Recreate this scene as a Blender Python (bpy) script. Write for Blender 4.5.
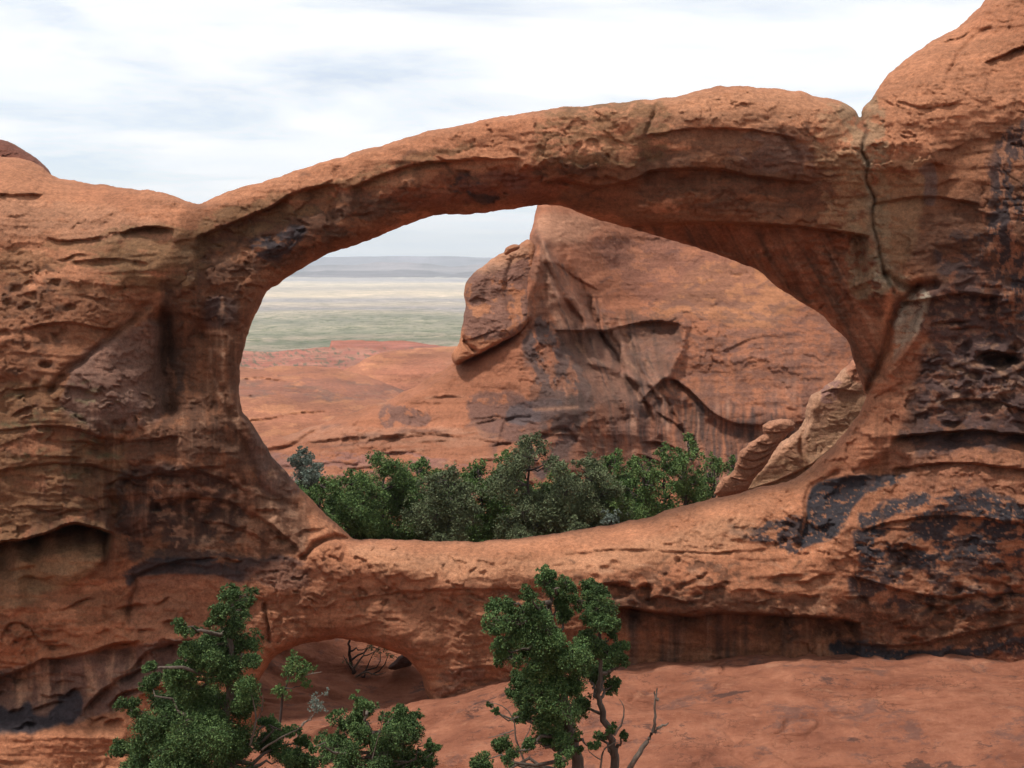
import bpy, math, random
import numpy as np
R = math.radians
scene = bpy.context.scene
for o in list(bpy.data.objects): bpy.data.objects.remove(o)

# ------------------------------------------------------------------ camera
F = 1000.0                      # focal length in pixels of a 1024 wide frame
HORIZ = 266.0                   # picture row of eye level
PITCH = math.atan((384 - HORIZ) / F)
cam_d = bpy.data.cameras.new('camera'); cam = bpy.data.objects.new('camera', cam_d)
scene.collection.objects.link(cam)
cam_d.sensor_width = 36.0; cam_d.lens = 36.0 * F / 1024
cam_d.clip_start = 0.1; cam_d.clip_end = 200000
cam.location = (0, 0, 0); cam.rotation_euler = (R(90) - PITCH, 0, 0)
scene.camera = cam

# ------------------------------------------------------------------ sky, sun, exposure
SUN_EL, SUN_AZ = 67.0, 249.0     # azimuth clockwise from +Y; high, behind the camera on the left
world = bpy.data.worlds.new('World'); scene.world = world; world.use_nodes = True
nt = world.node_tree; nt.nodes.clear(); N = nt.nodes.new; L = nt.links.new
out = N('ShaderNodeOutputWorld')
sky = N('ShaderNodeTexSky'); sky.sky_type = 'NISHITA'; sky.sun_disc = False
sky.sun_elevation = R(SUN_EL); sky.sun_rotation = R(SUN_AZ); sky.altitude = 1500; sky.air_density = 1.0; sky.dust_density = 1.5
bg = N('ShaderNodeBackground'); bg.inputs[1].default_value = 0.15
L(sky.outputs[0], bg.inputs[0])
# thin sheets of high cloud, laid on a plane far above and seen in perspective
tc = N('ShaderNodeTexCoord'); sep = N('ShaderNodeSeparateXYZ'); L(tc.outputs['Generated'], sep.inputs[0])
zz = N('ShaderNodeMath'); zz.operation = 'MAXIMUM'; L(sep.outputs[2], zz.inputs[0]); zz.inputs[1].default_value = 0.0
za = N('ShaderNodeMath'); za.operation = 'ADD'; L(zz.outputs[0], za.inputs[0]); za.inputs[1].default_value = 0.10
dx = N('ShaderNodeMath'); dx.operation = 'DIVIDE'; L(sep.outputs[0], dx.inputs[0]); L(za.outputs[0], dx.inputs[1])
dy = N('ShaderNodeMath'); dy.operation = 'DIVIDE'; L(sep.outputs[1], dy.inputs[0]); L(za.outputs[0], dy.inputs[1])
cmb = N('ShaderNodeCombineXYZ'); L(dx.outputs[0], cmb.inputs[0]); L(dy.outputs[0], cmb.inputs[1])
mp = N('ShaderNodeMapping'); mp.inputs['Rotation'].default_value = (0, 0, 0.35); mp.inputs['Scale'].default_value = (0.75, 1.25, 1); mp.inputs['Location'].default_value = (3.7, 1.9, 0)
L(cmb.outputs[0], mp.inputs[0])
no = N('ShaderNodeTexNoise'); no.inputs['Scale'].default_value = 0.8; no.inputs['Detail'].default_value = 9; no.inputs['Roughness'].default_value = 0.58; no.inputs['Distortion'].default_value = 0.5
L(mp.outputs[0], no.inputs[0])
cr_ = N('ShaderNodeValToRGB'); cr_.color_ramp.elements[0].position = 0.37; cr_.color_ramp.elements[0].color = (0.50,)*3 + (1,)
cr_.color_ramp.elements[1].position = 0.53; cr_.color_ramp.elements[1].color = (1, 1, 1, 1)
L(no.outputs[0], cr_.inputs[0])
cl = N('ShaderNodeBackground'); cl.inputs[1].default_value = 1.22
no2 = N('ShaderNodeTexNoise'); no2.inputs['Scale'].default_value = 1.7; no2.inputs['Detail'].default_value = 7
L(mp.outputs[0], no2.inputs[0])
cc = N('ShaderNodeValToRGB'); cc.color_ramp.elements[0].position = 0.35; cc.color_ramp.elements[0].color = (0.90, 0.94, 0.985, 1)
cc.color_ramp.elements[1].position = 0.6; cc.color_ramp.elements[1].color = (1.0, 1.0, 1.0, 1)
L(no2.outputs[0], cc.inputs[0]); L(cc.outputs[0], cl.inputs[0])
mx = N('ShaderNodeMixShader'); hz = N('ShaderNodeMapRange'); hz.inputs[1].default_value = 0.0; hz.inputs[2].default_value = 0.16; hz.inputs[3].default_value = 0.85; hz.inputs[4].default_value = 0.0; L(zz.outputs[0], hz.inputs[0])
hm = N('ShaderNodeMath'); hm.operation = 'MAXIMUM'; L(cr_.outputs[0], hm.inputs[0]); L(hz.outputs[0], hm.inputs[1])
L(hm.outputs[0], mx.inputs[0]); L(bg.outputs[0], mx.inputs[1]); L(cl.outputs[0], mx.inputs[2])
L(mx.outputs[0], out.inputs[0])

sd_ = bpy.data.lights.new('sun', 'SUN'); sd_.energy = 5.0; sd_.angle = R(6.0); sd_.color = (1.0, 0.95, 0.88)
sun = bpy.data.objects.new('sun', sd_); scene.collection.objects.link(sun)
sun.rotation_euler = (R(90 - SUN_EL), 0, R(180 - SUN_AZ))
vs = scene.view_settings; vs.view_transform = 'Standard'; vs.look = 'None'; vs.gamma = 1; vs.exposure = -0.1; vs.use_curve_mapping = False

# ------------------------------------------------------------------ number helpers
SP, CP = math.sin(PITCH), math.cos(PITCH)
def zr(py):                      # height per metre of distance on this row
    v = (384 - py) / F; return (-SP + v * CP) / (CP + v * SP)
def xr(px, py):
    v = (384 - py) / F; return ((px - 512) / F) / (CP + v * SP)
def at(px, py, Y): return (xr(px, py) * Y, Y, zr(py) * Y)

_T = {}
def n2(x, y, seed=0):            # gradient noise, about -1..1
    if seed not in _T:
        a = np.random.RandomState(seed + 11).rand(256, 256) * 2 * np.pi
        _T[seed] = (np.cos(a).astype(np.float32), np.sin(a).astype(np.float32))
    gx, gy = _T[seed]
    x = np.asarray(x, np.float32); y = np.asarray(y, np.float32)
    xi = np.floor(x).astype(np.int32); yi = np.floor(y).astype(np.int32)
    fx = x - xi; fy = y - yi
    u = fx*fx*fx*(fx*(fx*6-15)+10); v = fy*fy*fy*(fy*(fy*6-15)+10)
    x0 = xi & 255; x1 = (xi+1) & 255; y0 = yi & 255; y1 = (yi+1) & 255
    a = gx[x0, y0]*fx + gy[x0, y0]*fy
    b = gx[x1, y0]*(fx-1) + gy[x1, y0]*fy
    c = gx[x0, y1]*fx + gy[x0, y1]*(fy-1)
    d = gx[x1, y1]*(fx-1) + gy[x1, y1]*(fy-1)
    return 1.5 * ((a + (b-a)*u) * (1-v) + (c + (d-c)*u) * v)
def fbm(x, y, sx, sy, seed, octs=4, gain=0.5):
    s = 0; a = 1; t = 0; fx = 1.0/sx; fy = 1.0/sy
    for i in range(octs):
        s = s + a * n2(x*fx + 17.3*i, y*fy + 9.1*i, seed+i); t += a; a *= gain; fx *= 2.03; fy *= 2.03
    return s / t
def ridged(x, y, sx, sy, seed, octs=3):
    s = 0; a = 1; t = 0; fx = 1.0/sx; fy = 1.0/sy
    for i in range(octs):
        s = s + a * (1 - np.abs(n2(x*fx + 3.3*i, y*fy + 5.1*i, seed+i)))**2; t += a; a *= 0.5; fx *= 2.1; fy *= 2.1
    return s / t
def sst(a, b, x):
    t = np.clip((x - a) / (b - a), 0, 1); return t*t*(3-2*t)
def curve(pts, closed=False, n=6):
    P = np.array(pts, float); m = len(P); o = []
    rng = range(m if closed else m-1)
    for i in rng:
        p0 = P[(i-1) % m] if closed or i > 0 else P[0]; p1 = P[i]; p2 = P[(i+1) % m]
        p3 = P[(i+2) % m] if closed or i+2 < m else P[-1]
        for k in range(n):
            t = k/n
            o.append(0.5*((2*p1)+(-p0+p2)*t+(2*p0-5*p1+4*p2-p3)*t*t+(-p0+3*p1-3*p2+p3)*t**3))
    if not closed: o.append(P[-1])
    return np.array(o)
def segdist(P, X, Y, closed):
    d = np.full(X.shape, 1e18, np.float32); m = len(P)
    for i in range(m if closed else m-1):
        ax, ay = P[i][:2]; bx, by = P[(i+1) % m][:2]; vx = bx-ax; vy = by-ay; ll = vx*vx+vy*vy+1e-9
        t = np.clip(((X-ax)*vx+(Y-ay)*vy)/ll, 0, 1)
        d = np.minimum(d, (X-ax-t*vx)**2+(Y-ay-t*vy)**2)
    return np.sqrt(d)
def inside(P, X, Y):
    r = np.zeros(X.shape, bool); m = len(P)
    for i in range(m):
        ax, ay = P[i]; bx, by = P[(i+1) % m]
        if ay == by: continue
        c = ((ay > Y) != (by > Y)) & (X < (bx-ax)*(Y-ay)/(by-ay)+ax)
        r ^= c
    return r
def sdf(poly, X, Y, margin=60):  # + inside, in pixels; only worked out near the polygon
    P = np.array(poly, float); res = np.full(X.shape, -float(margin), np.float32)
    m = (X > P[:,0].min()-margin) & (X < P[:,0].max()+margin) & (Y > P[:,1].min()-margin) & (Y < P[:,1].max()+margin)
    ii = np.nonzero(m)
    if len(ii[0]) == 0: return res
    i0, i1, j0, j1 = ii[0].min(), ii[0].max()+1, ii[1].min(), ii[1].max()+1
    x = X[i0:i1, j0:j1]; y = Y[i0:i1, j0:j1]
    d = segdist(P, x, y, True); s = inside(P, x, y)
    res[i0:i1, j0:j1] = np.where(s, d, -np.minimum(d, margin))
    return res
def ldist(pts, X, Y, margin=60):
    P = np.array(pts, float); res = np.full(X.shape, float(margin), np.float32)
    m = (X > P[:,0].min()-margin) & (X < P[:,0].max()+margin) & (Y > P[:,1].min()-margin) & (Y < P[:,1].max()+margin)
    ii = np.nonzero(m)
    if len(ii[0]) == 0: return res
    i0, i1, j0, j1 = ii[0].min(), ii[0].max()+1, ii[1].min(), ii[1].max()+1
    res[i0:i1, j0:j1] = np.minimum(segdist(P, X[i0:i1, j0:j1], Y[i0:i1, j0:j1], False), margin)
    return res
def tps(ctrl, X, Y, smooth=0.0, cell=10):    # thin plate through (x, y, value), evaluated coarse and upsampled
    C = np.array(ctrl, float); n = len(C); s = 200.0; c = C[:, :2]/s
    def U(r2): return 0.5*r2*np.log(r2+1e-12)
    K = U(((c[:,None]-c[None])**2).sum(-1)) + smooth*np.eye(n)
    Pm = np.c_[np.ones(n), c]; A = np.zeros((n+3, n+3)); A[:n,:n] = K; A[:n,n:] = Pm; A[n:,:n] = Pm.T
    w = np.linalg.solve(A, np.r_[C[:,2], 0, 0, 0])
    gx = np.arange(X.min()-cell, X.max()+2*cell, cell); gy = np.arange(Y.min()-cell, Y.max()+2*cell, cell)
    GX, GY = np.meshgrid(gx/s, gy/s); v = w[n]+w[n+1]*GX+w[n+2]*GY
    for i in range(n): v += w[i]*U((GX-c[i,0])**2+(GY-c[i,1])**2)
    fx = (X-gx[0])/cell; fy = (Y-gy[0])/cell; i = fx.astype(int); j = fy.astype(int); u = fx-i; t = fy-j
    u = u*u*(3-2*u)*0+u
    return ((v[j,i]*(1-u)+v[j,i+1]*u)*(1-t)+(v[j+1,i]*(1-u)+v[j+1,i+1]*u)*t).astype(np.float32)

# ------------------------------------------------------------------ object helpers
COL = scene.collection
def tag(o, label=None, cat=None, group=None, kind=None):
    if label: o['label'] = label
    if cat: o['category'] = cat
    if group: o['group'] = group
    if kind: o['kind'] = kind
    return o
def empty(name, loc, label, cat, group=None):
    o = bpy.data.objects.new(name, None); COL.objects.link(o); o.location = loc; o.empty_display_size = 0.3
    return tag(o, label, cat, group)
def mesh_obj(name, V, Fq, mat, parent=None, col=None, normals=None, smooth=True):
    """V (n,3), Fq (m,3 or 4) or list of such arrays; col (n,4) point colours"""
    V = np.asarray(V, np.float32).copy()
    if parent is not None: V -= np.array(parent.location, np.float32)
    Fl = Fq if isinstance(Fq, list) else [Fq]
    Fl = [f for f in Fl if len(f)]
    me = bpy.data.meshes.new(name)
    nl = sum(f.size for f in Fl); nf = sum(len(f) for f in Fl)
    me.vertices.add(len(V)); me.vertices.foreach_set('co', V.ravel())
    me.loops.add(nl); me.polygons.add(nf)
    li = np.concatenate([f.ravel() for f in Fl]).astype(np.int32)
    tot = np.concatenate([np.full(len(f), f.shape[1], np.int32) for f in Fl])
    me.loops.foreach_set('vertex_index', li)
    st = np.zeros(nf, np.int32); st[1:] = np.cumsum(tot)[:-1]
    me.polygons.foreach_set('loop_start', st)
    me.polygons.foreach_set('use_smooth', np.full(nf, smooth, bool))
    me.update(calc_edges=True)
    if col is not None:
        a = me.color_attributes.new('Col', 'FLOAT_COLOR', 'POINT'); a.data.foreach_set('color', np.asarray(col, np.float32).ravel())
    me.materials.append(mat)
    if normals is not None: me.normals_split_custom_set_from_vertices(normals)
    o = bpy.data.objects.new(name, me); COL.objects.link(o)
    if parent is not None: o.parent = parent
    return o
def vnormals(V, Q):
    n = np.zeros(V.shape, np.float64)
    fn = np.cross(V[Q[:,2]]-V[Q[:,0]], V[Q[:,3]]-V[Q[:,1]])
    for k in range(4):
        for c in range(3): n[:,c] += np.bincount(Q[:,k], fn[:,c], len(V))
    return (n/np.maximum(np.linalg.norm(n, axis=1, keepdims=True), 1e-9)).astype(np.float32)

# ------------------------------------------------------------------ materials
def mat_new(name):
    m = bpy.data.materials.new(name); m.use_nodes = True; t = m.node_tree
    return m, t, t.nodes['Principled BSDF'], t.nodes.new, t.links.new
def rock_mat(name, base=None, unit=1.0, strata=0.35, bump=1.0, grain=0.25):
    """sandstone: colour from the surface's own stain map, broken up by fine grain and thin bedding; unit = metres per feature"""
    m, t, bs, N, L = mat_new(name)
    tc = N('ShaderNodeTexCoord'); P = tc.outputs['Object']
    def noise(scale, detail, rough=0.6, src=P, sz=None):
        if sz:
            mp = N('ShaderNodeMapping'); mp.inputs['Scale'].default_value = sz; L(src, mp.inputs[0]); src = mp.outputs[0]
        n = N('ShaderNodeTexNoise'); n.inputs['Scale'].default_value = scale/unit; n.inputs['Detail'].default_value = detail; n.inputs['Roughness'].default_value = rough
        L(src, n.inputs[0]); return n.outputs[0]
    g = noise(6.0, 9, 0.85); bed = noise(1.6, 7, 0.65, sz=(0.12, 0.12, 1.7)); big = noise(0.35, 5)
    def ramp(v, a, b, lo, hi):
        r = N('ShaderNodeMapRange'); r.inputs[1].default_value = a; r.inputs[2].default_value = b; r.inputs[3].default_value = lo; r.inputs[4].default_value = hi; L(v, r.inputs[0]); return r.outputs[0]
    def mul(a, b):
        n = N('ShaderNodeMath'); n.operation = 'MULTIPLY'; L(a, n.inputs[0]); L(b, n.inputs[1]); return n.outputs[0]
    def add(a, b, k):
        n = N('ShaderNodeMath'); n.operation = 'MULTIPLY_ADD'; L(b, n.inputs[0]); n.inputs[1].default_value = k; L(a, n.inputs[2]); return n.outputs[0]
    f = mul(mul(ramp(g, .36, .64, 1-grain, 1+grain), ramp(bed, .32, .68, 1-strata, 1+strata)), ramp(big, .3, .7, .88, 1.12))
    f = mul(f, ramp(noise(17.0, 4, 0.8), .33, .45, .62, 1.0))
    if base is None:
        at_ = N('ShaderNodeVertexColor'); at_.layer_name = 'Col'; c0 = at_.outputs[0]
        L(ramp(at_.outputs[1], 0, 1, 0.95, 0.62), bs.inputs['Roughness'])
    else:
        rgb = N('ShaderNodeRGB'); rgb.outputs[0].default_value = base + (1,); c0 = rgb.outputs[0]; bs.inputs['Roughness'].default_value = .95
    vm = N('ShaderNodeVectorMath'); vm.operation = 'SCALE'; L(c0, vm.inputs[0]); L(f, vm.inputs['Scale'])
    L(vm.outputs[0], bs.inputs['Base Color'])
    bs.inputs['Specular IOR Level'].default_value = 0.25
    h1 = noise(2.6, 12, 0.78); h2 = noise(1.2, 8, 0.62, sz=(0.25, 0.25, 2.4)); vo = N('ShaderNodeTexVoronoi'); vo.feature = 'DISTANCE_TO_EDGE'; vo.inputs['Scale'].default_value = 0.9/unit
    wp = N('ShaderNodeMixRGB'); wp.inputs[0].default_value = 0.25*1.0; L(P, wp.inputs[1]); nv = N('ShaderNodeTexNoise'); nv.inputs['Scale'].default_value = 1.3/unit; nv.inputs['Detail'].default_value = 5; L(P, nv.inputs[0]); L(nv.outputs[1], wp.inputs[2]); L(wp.outputs[0], vo.inputs[0])
    h = add(h1, h2, 0.5); rg = N('ShaderNodeTexNoise'); rg.noise_type = 'RIDGED_MULTIFRACTAL'; rg.inputs['Scale'].default_value = 1.5/unit; rg.inputs['Detail'].default_value = 8; rg.inputs['Roughness'].default_value = .6; L(P, rg.inputs[0])
    h = add(h, rg.outputs[0], -0.10); h = add(h, ramp(vo.outputs[0], 0, 0.05, 0, 1), 0.03)
    b = N('ShaderNodeBump'); b.inputs['Strength'].default_value = 0.8*bump; b.inputs['Distance'].default_value = 0.22*unit; L(h, b.inputs['Height']); L(b.outputs[0], bs.inputs['Normal'])
    return m
def leaf_mat(name, c1, c2):
    m, t, bs, N, L = mat_new(name)
    ge = N('ShaderNodeNewGeometry'); r = N('ShaderNodeValToRGB'); r.color_ramp.elements[0].color = c1+(1,); r.color_ramp.elements[1].color = c2+(1,)
    L(ge.outputs['Random Per Island'], r.inputs[0])
    tc = N('ShaderNodeTexCoord'); n = N('ShaderNodeTexNoise'); n.inputs['Scale'].default_value = 1.1; n.inputs['Detail'].default_value = 3; L(tc.outputs['Object'], n.inputs[0])
    mr = N('ShaderNodeMapRange'); mr.inputs[1].default_value = .3; mr.inputs[2].default_value = .7; mr.inputs[3].default_value = .65; mr.inputs[4].default_value = 1.4; L(n.outputs[0], mr.inputs[0])
    vm = N('ShaderNodeVectorMath'); vm.operation = 'SCALE'; L(r.outputs[0], vm.inputs[0]); L(mr.outputs[0], vm.inputs['Scale']); L(vm.outputs[0], bs.inputs['Base Color'])
    bs.inputs['Roughness'].default_value = .7; bs.inputs['Specular IOR Level'].default_value = .2
    return m
def bark_mat(name, c):
    m, t, bs, N, L = mat_new(name)
    tc = N('ShaderNodeTexCoord'); mp = N('ShaderNodeMapping'); mp.inputs['Scale'].default_value = (12, 12, 2); L(tc.outputs['Object'], mp.inputs[0])
    n = N('ShaderNodeTexNoise'); n.inputs['Scale'].default_value = 2; n.inputs['Detail'].default_value = 6; L(mp.outputs[0], n.inputs[0])
    r = N('ShaderNodeValToRGB'); r.color_ramp.elements[0].position = .3; r.color_ramp.elements[0].color = tuple(v*.45 for v in c)+(1,); r.color_ramp.elements[1].position = .7; r.color_ramp.elements[1].color = c+(1,)
    L(n.outputs[0], r.inputs[0]); L(r.outputs[0], bs.inputs['Base Color']); bs.inputs['Roughness'].default_value = .9
    b = N('ShaderNodeBump'); b.inputs['Distance'].default_value = .03; L(n.outputs[0], b.inputs['Height']); L(b.outputs[0], bs.inputs['Normal'])
    return m
# ------------------------------------------------------------------ rock bodies
# A body is measured row by row from its outline: a front face whose distance is worked out from
# big form, ledges, cracks and bedding, and a back face that closes it at its real thickness.
ROCK = (.36, .152, .078)
class Rock:
    def __init__(s, region, step, outline, holes=(), rough=2.0, rsc=26, seed=1):
        x0, x1, y0, y1 = region
        s.X, s.Y = [a.astype(np.float32) for a in np.meshgrid(np.arange(x0, x1+step, step), np.arange(y0, y1+step, step))]
        X, Y = s.X, s.Y
        wx = rough*fbm(X, Y, rsc, rsc, seed, 4, .55)*1.6; wy = rough*fbm(X, Y, rsc, rsc, seed+7, 4, .55)*1.6
        xs, ys = X+wx, Y+wy
        S = sdf(outline, xs, ys, 150)
        for h in holes: S = np.minimum(S, -sdf(h, xs, ys, 150))
        s.S = S; s.seed = seed
        s.wx = 5*fbm(X, Y, 30, 30, seed+21, 4, .6); s.wy = 4*fbm(X, Y, 26, 26, seed+31, 4, .6)
        s.D = np.zeros_like(X); s.col = np.zeros(X.shape+(4,), np.float32); s.col[..., :3] = ROCK
    def crop(s, pts, mg):
        P = np.array(pts, float); x0, x1, y0, y1 = P[:,0].min()-mg, P[:,0].max()+mg, P[:,1].min()-mg, P[:,1].max()+mg
        gx = s.X[0]; gy = s.Y[:,0]
        i = np.searchsorted(gy, [y0, y1]); j = np.searchsorted(gx, [x0, x1])
        return (slice(i[0], max(i[1], i[0]+1)), slice(j[0], max(j[1], j[0]+1)))
    # --- relief, metres away from the viewer
    def ledge(s, pts, depth, rec, above=0.25, wob=1.0, ends=8):
        P = curve(pts, n=5); c = s.crop(P, 4.5*rec+10); X, Y, WX, WY = s.X[c], s.Y[c], s.wx[c], s.wy[c]
        x0, x1 = P[:,0].min(), P[:,0].max()
        Pi = P[np.argsort(P[:,0])]
        d = (Y + wob*WY*.6) - np.interp(X, Pi[:,0], Pi[:,1])
        tap = sst(x0-2, x0+ends, X+WX*.5)*sst(-(x1+2), -(x1-ends), -(X+WX*.5))
        tap = tap*(0.75+0.5*n2(X/23, Y/60, s.seed+51))
        below = sst(0, 1.6, d)*np.exp(-np.maximum(d, 0)/rec)
        up = above*np.exp(np.minimum(d, 0)/(rec*.6))*(1-sst(0, 1.6, d))
        s.D[c] += 1.35*depth*tap*(below - up)
    def groove(s, pts, depth, w, wob=.5):
        P = curve(pts, n=4); c = s.crop(P, 4*w+10)
        d = segdist(P, s.X[c]+wob*s.wx[c], s.Y[c]+wob*s.wy[c], False)
        s.D[c] += depth*np.exp(-(d/w)**2)
    def blob(s, poly, depth, soft, wob=1.0):
        P = curve(poly, True, 4); c = s.crop(P, soft+12)
        s.D[c] += depth*sst(-soft*.3, soft, sdf(P, s.X[c]+wob*s.wx[c], s.Y[c]+wob*s.wy[c], 60))
    # --- stains
    def paint(s, poly, c, k=1.0, soft=6, warp=2.0, br=None, gloss=0, streak=None, slant=0.0):
        P = curve(poly, True, 3); q = s.crop(P, soft+5*warp+4)
        X, Y, WX, WY = s.X[q], s.Y[q], s.wx[q], s.wy[q]
        if X.size == 0: return
        soft = soft*.55
        m = sst(-soft, soft, sdf(P, X+WX*warp*.6, Y+WY*warp*.6, 50))
        if br:                      # (size x, size y, threshold): break into patches
            n = fbm(X+WX, Y+WY, br[0], br[1], s.seed+91+int(poly[0][0]) % 37, 5, .62)
            m = m*sst(br[2]-.07, br[2]+.07, n + .35*(m-.6))
        X = X - slant*Y
        if streak:                  # (width, length, threshold): run-off streaks down the face
            n = .45*n2((X+1.2*WX)/streak[0]*.45, Y/streak[1], s.seed+60)+.4*n2((X+.9*WX)/streak[0], Y/streak[1], s.seed+61) + .3*n2((X+.6*WX)/streak[0]*2.7, Y/streak[1]*1.5, s.seed+62)+.25*fbm(X, Y, 20, 30, s.seed+63, 4, .6)
            m = m*sst(streak[2]-.35, streak[2]+.4, n)
        m = (m*k)[..., None]; C = s.col[q]
        C[..., :3] = C[..., :3]*(1-m) + np.array(c, np.float32)*m
        C[..., 3:] = C[..., 3:]*(1-m) + gloss*m
    def line(s, pts, c, k, w, wob=.6):
        P = curve(pts, n=4); q = s.crop(P, 20)
        d = segdist(P, s.X[q]+wob*s.wx[q], s.Y[q]+wob*s.wy[q], False)
        n = fbm(s.X[q], s.Y[q], 18, 18, s.seed+73, 3)
        m = (np.exp(-(d/w)**2)*k*sst(-.5, .15, n))[..., None]; C = s.col[q]
        C[..., :3] = C[..., :3]*(1-m) + np.array(c, np.float32)*m
    def natural(s, amp=1.0, px=1.0):
        """broad swells, bedding undercuts, spalls, fine grit; px = pixels per unit of detail"""
        X, Y, sd = s.X, s.Y, s.seed
        D = .6*fbm(X, Y, 120*px, 90*px, sd+101, 3)
        D = D + .12*fbm(X+s.wx*2, Y+s.wy*2, 34*px, 22*px, sd+111, 4, .55)
        h = (Y + 14*px*fbm(X, Y, 160*px, 60*px, sd+121, 3))/(17*px*(1+.0*Y))
        fr = h-np.floor(h); saw = np.where(fr < .86, fr/.86, (1-fr)/.14)      # swells outward down the bed, then cuts back
        D = D - .08*saw*sst(.02, .4, fbm(X, Y, 90*px, 50*px, sd+131, 3))
        h = (Y + 8*px*fbm(X, Y, 70*px, 30*px, sd+141, 3))/(6.5*px); fr = h-np.floor(h); saw = np.where(fr < .8, fr/.8, (1-fr)/.2)
        D = D - .04*saw*sst(-.05, .35, fbm(X, Y, 60*px, 40*px, sd+151, 3))
        # spalled plates: stepped noise with sharp lips
        q = fbm(X+s.wx*3, Y+s.wy*3, 70*px, 46*px, sd+161, 4, .55)*3.2
        D = D + .13*(np.floor(q)+sst(.92, 1, q-np.floor(q)))*sst(-.2, .25, fbm(X, Y, 150*px, 90*px, sd+165, 3))
        q = fbm(X+s.wx*1.5, Y+s.wy*1.5, 30*px, 15*px, sd+167, 4, .6)*2.6+.0*X
        D = D + .06*(np.floor(q)+sst(.88, 1, q-np.floor(q)))*sst(-.15, .2, fbm(X, Y, 110*px, 60*px, sd+169, 3))
        # cracks
        c = np.abs(fbm(X, Y, 110*px, 70*px, sd+171, 4, .6)); D = D + .07*np.exp(-(c/.010)**2)*sst(.05, .35, fbm(X, Y, 80*px, 80*px, sd+175, 2))
        D = D + .045*fbm(X+s.wx, Y+s.wy, 10*px, 6*px, sd+181, 4, .62)
        s.D += amp*D
        # colour variation that belongs to the stone
        v = 1+.2*fbm(X, Y, 80*px, 40*px, sd+191, 5, .65)+.13*fbm(X, Y+s.wy, 50*px, 4*px, sd+195, 4, .6)*.5+.12*fbm(X, Y, 6*px, 4*px, sd+197, 3)
        s.col[..., :3] *= v[..., None]
        red = sst(-.1, .5, fbm(X, Y, 140*px, 60*px, sd+201, 4))[..., None]*.35
        s.col[..., :3] = s.col[..., :3]*(1-red) + s.col[..., :3]*np.array([.93, .78, .72], np.float32)*red
    def build(s, Y0, Rf, Rd, T, Rb=None, base=None, side=None):
        """returns V, Q, colours, grid px/py of the vertices. Y0 number or array of distances"""
        S = s.S; X, Y = s.X.copy(), s.Y.copy(); st = float(s.X[0,1]-s.X[0,0])
        gy, gx = np.gradient(S, st); gl = np.maximum(np.hypot(gx, gy), .3)
        keep = S > 0
        cell = (keep[:-1,:-1] | keep[1:,:-1] | keep[:-1,1:] | keep[1:,1:])
        m = ~keep; sh = np.clip(-S/gl, 0, 2.2*st)
        X = np.where(m, X+gx/gl*sh, X); Y = np.where(m, Y+gy/gl*sh, Y)
        Sc = np.maximum(S, 0)
        u = np.clip(Sc/Rf, 0, 1); rnd = 1-np.sqrt(1-(1-u)**2)
        Yf = Y0 + s.D*sst(0, 6, Sc) + Rd*rnd
        Rb = Rb if Rb is not None else Rf
        ub = np.clip(Sc/Rb, 0, 1)
        Yb = Y0 + Rd + T*np.sqrt(np.maximum(1-(1-ub)**2, 0)) + 0*X
        edge = ~keep
        Ye = Y0 + Rd + 0*X
        Yf = np.where(edge, Ye, Yf); Yb = np.where(edge, Ye, Yb)
        if base is not None: Yb = np.maximum(Yf+.05, Yb)
        h, w = X.shape; used = np.zeros((h, w), bool)
        for a in (cell,): used[:-1,:-1] |= a; used[1:,:-1] |= a; used[:-1,1:] |= a; used[1:,1:] |= a
        idf = np.full((h, w), -1); nf = used.sum(); idf[used] = np.arange(nf)
        inn = used & keep; idb = idf.copy(); idb[inn] = nf+np.arange(inn.sum())
        def pos(Yd, mm): y = Yd[mm]; return np.c_[xr(X[mm], Y[mm])*y, y, zr(Y[mm])*y]
        V = np.r_[pos(Yf, used), pos(Yb, inn)]
        C = np.r_[s.col[used], s.col[inn]]
        PX = np.r_[X[used], X[inn]]; PY = np.r_[Y[used], Y[inn]]
        a = idf[:-1,:-1][cell]; b = idf[:-1,1:][cell]; c = idf[1:,1:][cell]; d = idf[1:,:-1][cell]
        Q1 = np.c_[a, d, c, b]
        a = idb[:-1,:-1][cell]; b = idb[:-1,1:][cell]; c = idb[1:,1:][cell]; d = idb[1:,:-1][cell]
        Q2 = np.c_[a, b, c, d]
        return V, np.r_[Q1, Q2], C, PX, PY
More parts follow.
